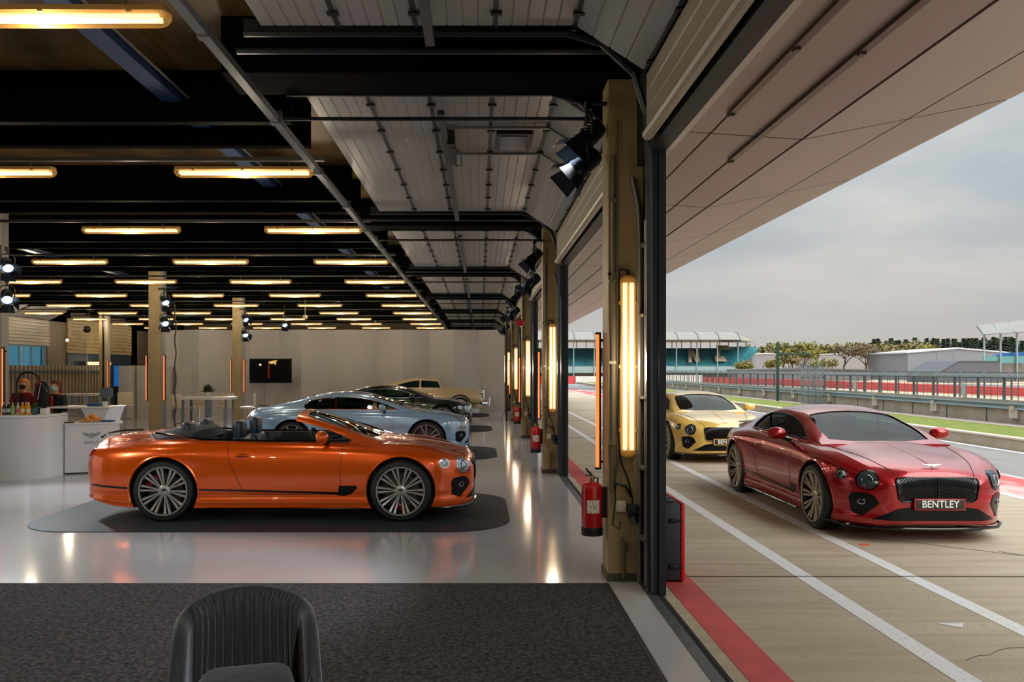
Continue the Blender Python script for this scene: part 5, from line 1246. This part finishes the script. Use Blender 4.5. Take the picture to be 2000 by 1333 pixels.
# ------------------------------------------------------------------ grandstands
def grandstand(label, x0, x1, y, roofz, seat0, seat1, letters, name='grandstand'):
    t = thing(name, label, 'grandstand', (x1, y, 0)); L = x0-x1
    teal = mat('seat_teal', '#1f7278', .6, noise=(.6, '#19606a', .4, .6))
    D = 11
    def Rf(x, y_, z): return (x, y_, z)
    b = MB(); m_ = MB()
    # roof: curved sheets from the high front edge down to the back, gable at the right end
    n = 18; rf = mat('stand_roof', '#85827c', .6)
    b.prism([(0, roofz[0]), (0, roofz[0]+.15), (3, roofz[1]), (D+3, roofz[0]+.2), (D+3, roofz[0]), (3, roofz[1]-.3)] , -L, 'x', 0) if False else None
    b.loft([[(xx, yy, zz) for yy, zz in ((-2, roofz[0]), (-.5, roofz[0]+(roofz[1]-roofz[0])*.75), (1.5, roofz[1]), (D+2, roofz[0]+.3), (D+2, roofz[0]), (1.5, roofz[1]-.35), (-.5, roofz[0]+(roofz[1]-roofz[0])*.5))] for xx in (L, 0)])
    b.build('roof', rf, t, 0)
    k_ = int(abs(L)/3.6); q = MB()
    for i in range(k_+1): xx = L*i/k_; q.tube([(xx, -2.1, roofz[0]), (xx, -.6, roofz[0]+(roofz[1]-roofz[0])*.78), (xx, 1.5, roofz[1]+.05)], .07, 5)
    q.build('roof_rib', mat('roof_rib', '#6a6a68', .6), t, 0)
    s = MB(); rows = 12
    for i in range(rows):
        z = seat0+(seat1-seat0)*i/rows; yy = D*i/rows; s.box((L, yy, z-.4), (-.0, yy+D/rows, z+(seat1-seat0)/rows))
    s.build('seating', teal, t, 0)
    f = MB(); f.box((L, -.3, seat0-1.1), (0, .0, seat0+.1)); f.build('front_panel', mat('stand_front', '#8ea3a6', .6), t, 0)
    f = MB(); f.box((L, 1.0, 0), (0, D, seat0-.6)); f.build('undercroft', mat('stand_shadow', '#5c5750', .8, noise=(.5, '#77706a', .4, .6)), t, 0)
    p = MB(); 
    for i in range(k_+1): xx = L*i/k_; p.box((xx-.08, -.5, 0), (xx+.08, -.34, roofz[0]+.2)); 
    p.build('column', mat('stand_column', '#8d9fa3', .5), t, 0); p = MB()
    for i in range(2*k_+1): xx = L*i/(2*k_); p.box((xx-.06, D, seat1), (xx+.06, D+.12, roofz[0]+.3))
    p.build('column', mat('stand_column_dark', '#4f4f4b', .5), t, 0)
    if letters:
        lm = mat('seat_letter', '#c9b9a0', .6); sl = (seat1-seat0)/D
        for pts in letters:
            l = MB(); v0 = [l.bm.verts.new((x-x1, v*D-.05, seat0+.62+v*(seat1-seat0))) for x, v in pts]; l.bm.faces.new(v0)
            r_ = bmesh.ops.extrude_face_region(l.bm, geom=l.bm.faces[:]); 
            for v in [q_ for q_ in r_['geom'] if isinstance(q_, bmesh.types.BMVert)]: v.co.y -= .12; v.co.z += .12
            l.build('seat_letter', lm, t, 0)
    return t
SYD = 150.; sx = lambda px, Y=150.: (px-938)*Y/F
# letter strokes in (x, height fraction): a slanted N, then strokes of a Z-like letter
def L_(*q): return [(sx(px, 155), v) for px, v in q]
letters = [L_((1333, .05), (1339, .05), (1361, .8), (1354, .8)), L_((1347, .05), (1354, .05), (1376, .8), (1369, .8)), L_((1354, .8), (1361, .8), (1354, .05), (1347, .05)),
           L_((1386, .1), (1407, .1), (1409, .35), (1392, .35)), L_((1392, .3), (1400, .3), (1421, .85), (1414, .8)), L_((1412, .75), (1436, .75), (1437, .95), (1414, .95))]
grandstand('long grandstand with teal seats and a pale roof, across the track', sx(1000), sx(1440), 150, (7.2, 8.7), 2.3, 6.0, letters)
# stepped end bay rising to the right
t = thing('stand_end_bay', 'sloping end of the teal grandstand rising to the right under its gable roof', 'grandstand', (sx(1440), 150, 0)); E = sx(1513)-sx(1440)
b = MB(); v = [b.bm.verts.new(p) for p in ((0, 0, 2.2), (0, 11, 6.3), (E*.97, 11, 6.3), (E*.97, 8.5, 5.9), (0, 0, 1.6), (0, 11, 5.6), (E*.97, 11, 5.8), (E*.97, 8.5, 5.4))]
for q in ((0, 1, 2, 3), (7, 6, 5, 4), (0, 3, 7, 4), (0, 4, 5, 1), (3, 2, 6, 7)): b.bm.faces.new([v[i] for i in q])
b.build('seating', mat('seat_teal2', '#1c6d76', .6), t, 0)
b = MB(); v = [b.bm.verts.new(p) for p in ((0, -2, 7.2), (0, 1.5, 8.75), (0, 12, 7.5), (E, 12, 7.4), (0, -2, 7.0), (0, 12, 7.2), (E, 12, 7.2))]
for q in ((0, 1, 3), (1, 2, 3), (4, 0, 3, 6), (4, 6, 5), (2, 5, 6, 3), (0, 4, 5, 2, 1)): b.bm.faces.new([v[i] for i in q])
b.build('gable_roof', mat('gable_beige', '#8f8778', .7), t, 0)
b = MB()
for k in range(5): b.box((E*k/4-.07, 10.9, 0), (E*k/4+.07, 11.05, 7.2))
for k in range(4): b.box((E*k/4, 5, 0), (E*k/4+.1, 5.1, 3+.7*k))
b.build('column', mat('stand_column', '#8d9fa3', .5), t, 0)
# right hand stand
Y2 = 120.; t = thing('small_grandstand', 'grandstand with slatted roof and blue seats at the right edge', 'grandstand', (sx(1913, Y2), Y2, 0)); q = Y2/F
b = MB(); b.loft([[(0, -1, H+68*q), (0, .8, H+86*q), (0, 1.0, H+86*q), (0, -.8, H+67*q)], [(120*q, -1, H+75*q), (120*q, .8, H+100*q), (120*q, 1, H+100*q), (120*q, -.8, H+74*q)]]); b.build('roof', mat('stand_roof', '#85827c', .6), t, 0)
b = MB()
for k in range(4): x = (10+32*k)*q; b.box((x-.1, 0, 0), (x+.1, .2, H+72*q))
for k in range(5): x = 31*k*q; b.tube([(x, -1.05, H+(68+2*k)*q), (x+.2, .8, H+(88+3*k)*q)], .06, 5)
b.build('column', mat('stand_column', '#8d9fa3', .5), t, 0)
b = MB(); b.prism([(11*q, H+12*q), (47*q, H+32*q), (120*q, H+36*q), (120*q, H+12*q)], 1, 'y', .6); b.build('blue_seating', mat('seat_blue', '#1d5f9c', .6), t, 0)
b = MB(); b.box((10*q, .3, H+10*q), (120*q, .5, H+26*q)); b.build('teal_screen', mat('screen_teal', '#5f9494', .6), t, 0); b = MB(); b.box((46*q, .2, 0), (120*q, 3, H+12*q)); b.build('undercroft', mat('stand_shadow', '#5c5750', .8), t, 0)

# sheds
def shed(label, px0, px1, ytop, Y, col, peak=0, name='building', dep=14, roof='#c9ced3'):
    q = Y/F; t = thing(name, label, 'building', ((px0-938)*q, Y, 0)); W = (px1-px0)*q; h = H+(722-ytop)*q
    b = MB(); b.prism([(0, 0), (W, 0), (W, h-(.2 if not peak else 0)), (W*.5, h+peak*q), (0, h-(.2 if not peak else 0))], dep, 'y', 0); b.build('wall', mat('shed_'+col[1:], col, .6), t, 0)
    b = MB(); b.prism([(-.3, h-.2), (W*.5, h+peak*q), (W+.3, h-.2), (W+.3, h), (W*.5, h+peak*q+.25), (-.3, h)], dep, 'y', -.2); b.build('roof', mat('roof_'+roof[1:], roof, .5), t, 0)
    return t
t = shed('big white industrial shed beyond the red wall on the right', 1773, 1968, 688, 135, '#7f838a', 6)
b = MB()
for k in (58, 90): b.box((k*135/F-.06, -.08, 0), (k*135/F+.06, 0, H+33*135/F))
b.build('down_pipe', mat('pipe_pale', '#8d9196', .5), t, 0)
t = thing('building', 'low dark grey building with a sloping end in front of the white shed', 'building', ((1832-938)*110/F, 110, 0)); q = 110/F
b = MB(); b.prism([(0, 0), (0, H-8*q), (40*q, H+15*q), (120*q, H+15*q), (125*q, 0)], 8, 'y', 0); b.build('wall', mat('shed_dark', '#5a5c63', .6), t, 0); b = MB(); b.prism([(-.1, H-9*q), (40*q, H+15*q), (120*q, H+15*q), (120*q, H+16.5*q), (40*q, H+16.5*q), (-.1, H-7*q)], 8.2, 'y', -.1); b.build('roof', mat('roof_dark', '#494c52', .6), t, 0)
shed('white building half hidden behind the bare trees', 1598, 1716, 692, 190, '#8f8c8c')
shed('pale building between the teal grandstand and the green post', 1470, 1524, 692, 185, '#8a878c')
b_ = shed('long low grey service building under the trees', 1440, 1700, 722, 130, '#6d6c6c', 0, 'building', 5, '#5f6163')

# ------------------------------------------------------------------ trees
def tree_mesh(kind, seed):
    rnd = random.Random(seed); tr = MB(); lf = MB()
    if kind == 'conifer':
        tr.tube([(0, 0, 0), (0, 0, 9)], [.22, .03], 5)
        for k in range(620):
            z = rnd.uniform(1.0, 9.4); r_ = (9.6-z)*.26*rnd.uniform(.5, 1); a = rnd.uniform(0, 6.28); p = Vector((r_*math.cos(a), r_*math.sin(a), z)); d = Vector((math.cos(a), math.sin(a), -.3))*.7; s = Vector((-math.sin(a), math.cos(a), 0))*.35
            lf.quad([p-d, p-d*.2+s, p+d, p-d*.2-s])
    else:
        def br(p, d, L, r_, lv):
            e = p+d*L; tr.tube([p, p+d*L*.5+Vector((rnd.uniform(-.1, .1), rnd.uniform(-.1, .1), 0))*L, e], [r_, r_*.8, r_*.55], 4, False)
            if lv == 0: ends.append(e); return
            for k in range(3 if lv > 1 else 4):
                a = rnd.uniform(0, 6.28); sp = rnd.uniform(.5, .95); n_ = (d+Vector((math.cos(a)*sp, math.sin(a)*sp, rnd.uniform(.0, .35)))).normalized(); br(e, n_, L*rnd.uniform(.6, .75), r_*.55, lv-1)
        ends = []; br(Vector((0, 0, 0)), Vector((0, 0, 1)), 3.0, .28, 4 if kind == 'bare' else 3)
        per, sc_ = (4, .30) if kind == 'bare' else (34, .42)
        for e in ends:
            for k in range(per):
                p = e+Vector([rnd.gauss(0, .55 if kind != 'bare' else .4) for _ in range(3)]); u = Vector([rnd.uniform(-1, 1) for _ in range(3)]).normalized()*sc_; v = u.cross(Vector([rnd.uniform(-1, 1) for _ in range(3)])).normalized()*sc_*.7
                lf.quad([p-u, p+v, p+u, p-v])
    return tr.mesh('trunk', 0), lf.mesh('crown', 0)
bark = mat('bark', '#5a4c3e', .9)
leafm = {'conifer': [mat('conifer_green', '#4a5540', .9), mat('conifer_dull', '#555e48', .9)], 'leafy': [mat('spring_leaf', '#80783a', .9), mat('olive_leaf', '#7d7148', .9), mat('pale_leaf', '#97936a', .9)], 'bare': [mat('bud_brown', '#75654b', .9), mat('bud_olive', '#7c7248', .9)]}
TM = {}
for kind, ns in (('conifer', 2), ('leafy', 2), ('bare', 2)):
    for s in range(ns):
        tr, lf = tree_mesh(kind, s+3); tr.materials.append(bark); lf.materials.append(leafm[kind][0]); TM[(kind, s)] = (tr, lf)
def tree(kind, s, px, Y, ytop, mi, label, group):
    hgt = (722-ytop)*Y/F+H; base = {'conifer': 9.4, 'leafy': 8.2, 'bare': 9.2}[kind]
    t = thing({'conifer': 'conifer_tree', 'leafy': 'leafy_tree', 'bare': 'bare_tree'}[kind], label, 'tree', ((px-938)*Y/F, Y, 0), random.uniform(0, 6), group); k = hgt/base; t.scale = (k*1.15, k*1.15, k)
    a, b_ = TM[(kind, s)]; link('trunk', a, t); o = link('crown', b_, t); o.material_slots[0].link = 'OBJECT'; o.material_slots[0].material = leafm[kind][mi % len(leafm[kind])]
random.seed(11)
for k in range(46):
    px = 1700+k*7+random.uniform(-3, 3); tree('conifer', k % 2, px, 235+random.uniform(-8, 8), 667+random.uniform(-5, 5)-(px-1700)*.01, k, 'dark conifer in the tree line on the horizon', 'conifers on the horizon')
for k in range(22): tree('leafy', k % 2, 1470+k*16+random.uniform(-5, 5), 215, 674+random.uniform(-6, 6), k, 'brown-green tree in the hazy wood behind the bare trees', 'trees of the hazy wood')
for k in range(12): tree('leafy', k % 2, 1290+k*17, 190, 690+random.uniform(-4, 4), k, 'green tree behind the teal grandstand', 'trees behind the grandstand')
for i, (kind, s, px, Y, yt, mi, lab) in enumerate((('leafy', 0, 1568, 150, 672, 0, 'round yellow-green tree right of the green post'), ('leafy', 1, 1600, 145, 702, 2, 'low pale green bush beside the round yellow-green tree'), ('leafy', 1, 1512, 140, 702, 0, 'small yellow-green tree just left of the green post'), ('leafy', 0, 1540, 142, 690, 1, 'olive tree just right of the green post'),
        ('bare', 0, 1648, 150, 664, 0, 'bare tree in front of the half hidden white building'), ('bare', 1, 1692, 148, 662, 0, 'tallest bare tree left of the white shed'), ('bare', 0, 1715, 155, 672, 1, 'bare tree next to the tallest one'), ('leafy', 1, 1742, 150, 690, 1, 'olive bushy tree touching the left end of the white shed'), ('leafy', 0, 1760, 152, 700, 1, 'low olive bush at the left corner of the white shed'), ('leafy', 1, 1622, 146, 700, 2, 'pale bush under the leftmost bare tree'), ('leafy', 0, 1455, 138, 706, 0, 'small yellow-green bush under the end of the teal grandstand'))):
    tree(kind, s, px, Y, yt, mi, lab, None)

# ------------------------------------------------------------------ flight case by the door
t = thing('flight_case', 'black flight case with red edge standing outside against the door jamb', 'case', (1.64, 7.38, 0))
b = MB(); b.rbox((-.025, 0, .35), (.22, .66, .66), .012, 2); b.build('body', mat('case_black', '#23282b', .5), t)
b = MB(); b.rbox((.105, 0, .35), (.035, .665, .67), .008, 2); b.build('red_edge', mat('case_red', '#cf1a20', .4), t)
b = MB()
for z in (.54, .14):
    b.rbox((.02, -.34, z), (.07, .025, .035), .005); b.rbox((.075, -.338, z), (.05, .015, .02), .004)
b.build('latch', dsteel, t); b = MB()
for y in (-.2, -.05, .1): b.rbox((-.02, y, .685), (.15, .06, .02), .006)
b.build('top_vent', dsteel, t)
b = MB()
for x in (-.1, .09):
    for y in (-.28, .28): b.cbox((x, y, .01), (.04, .04, .02))
b.build('foot', rubber, t)
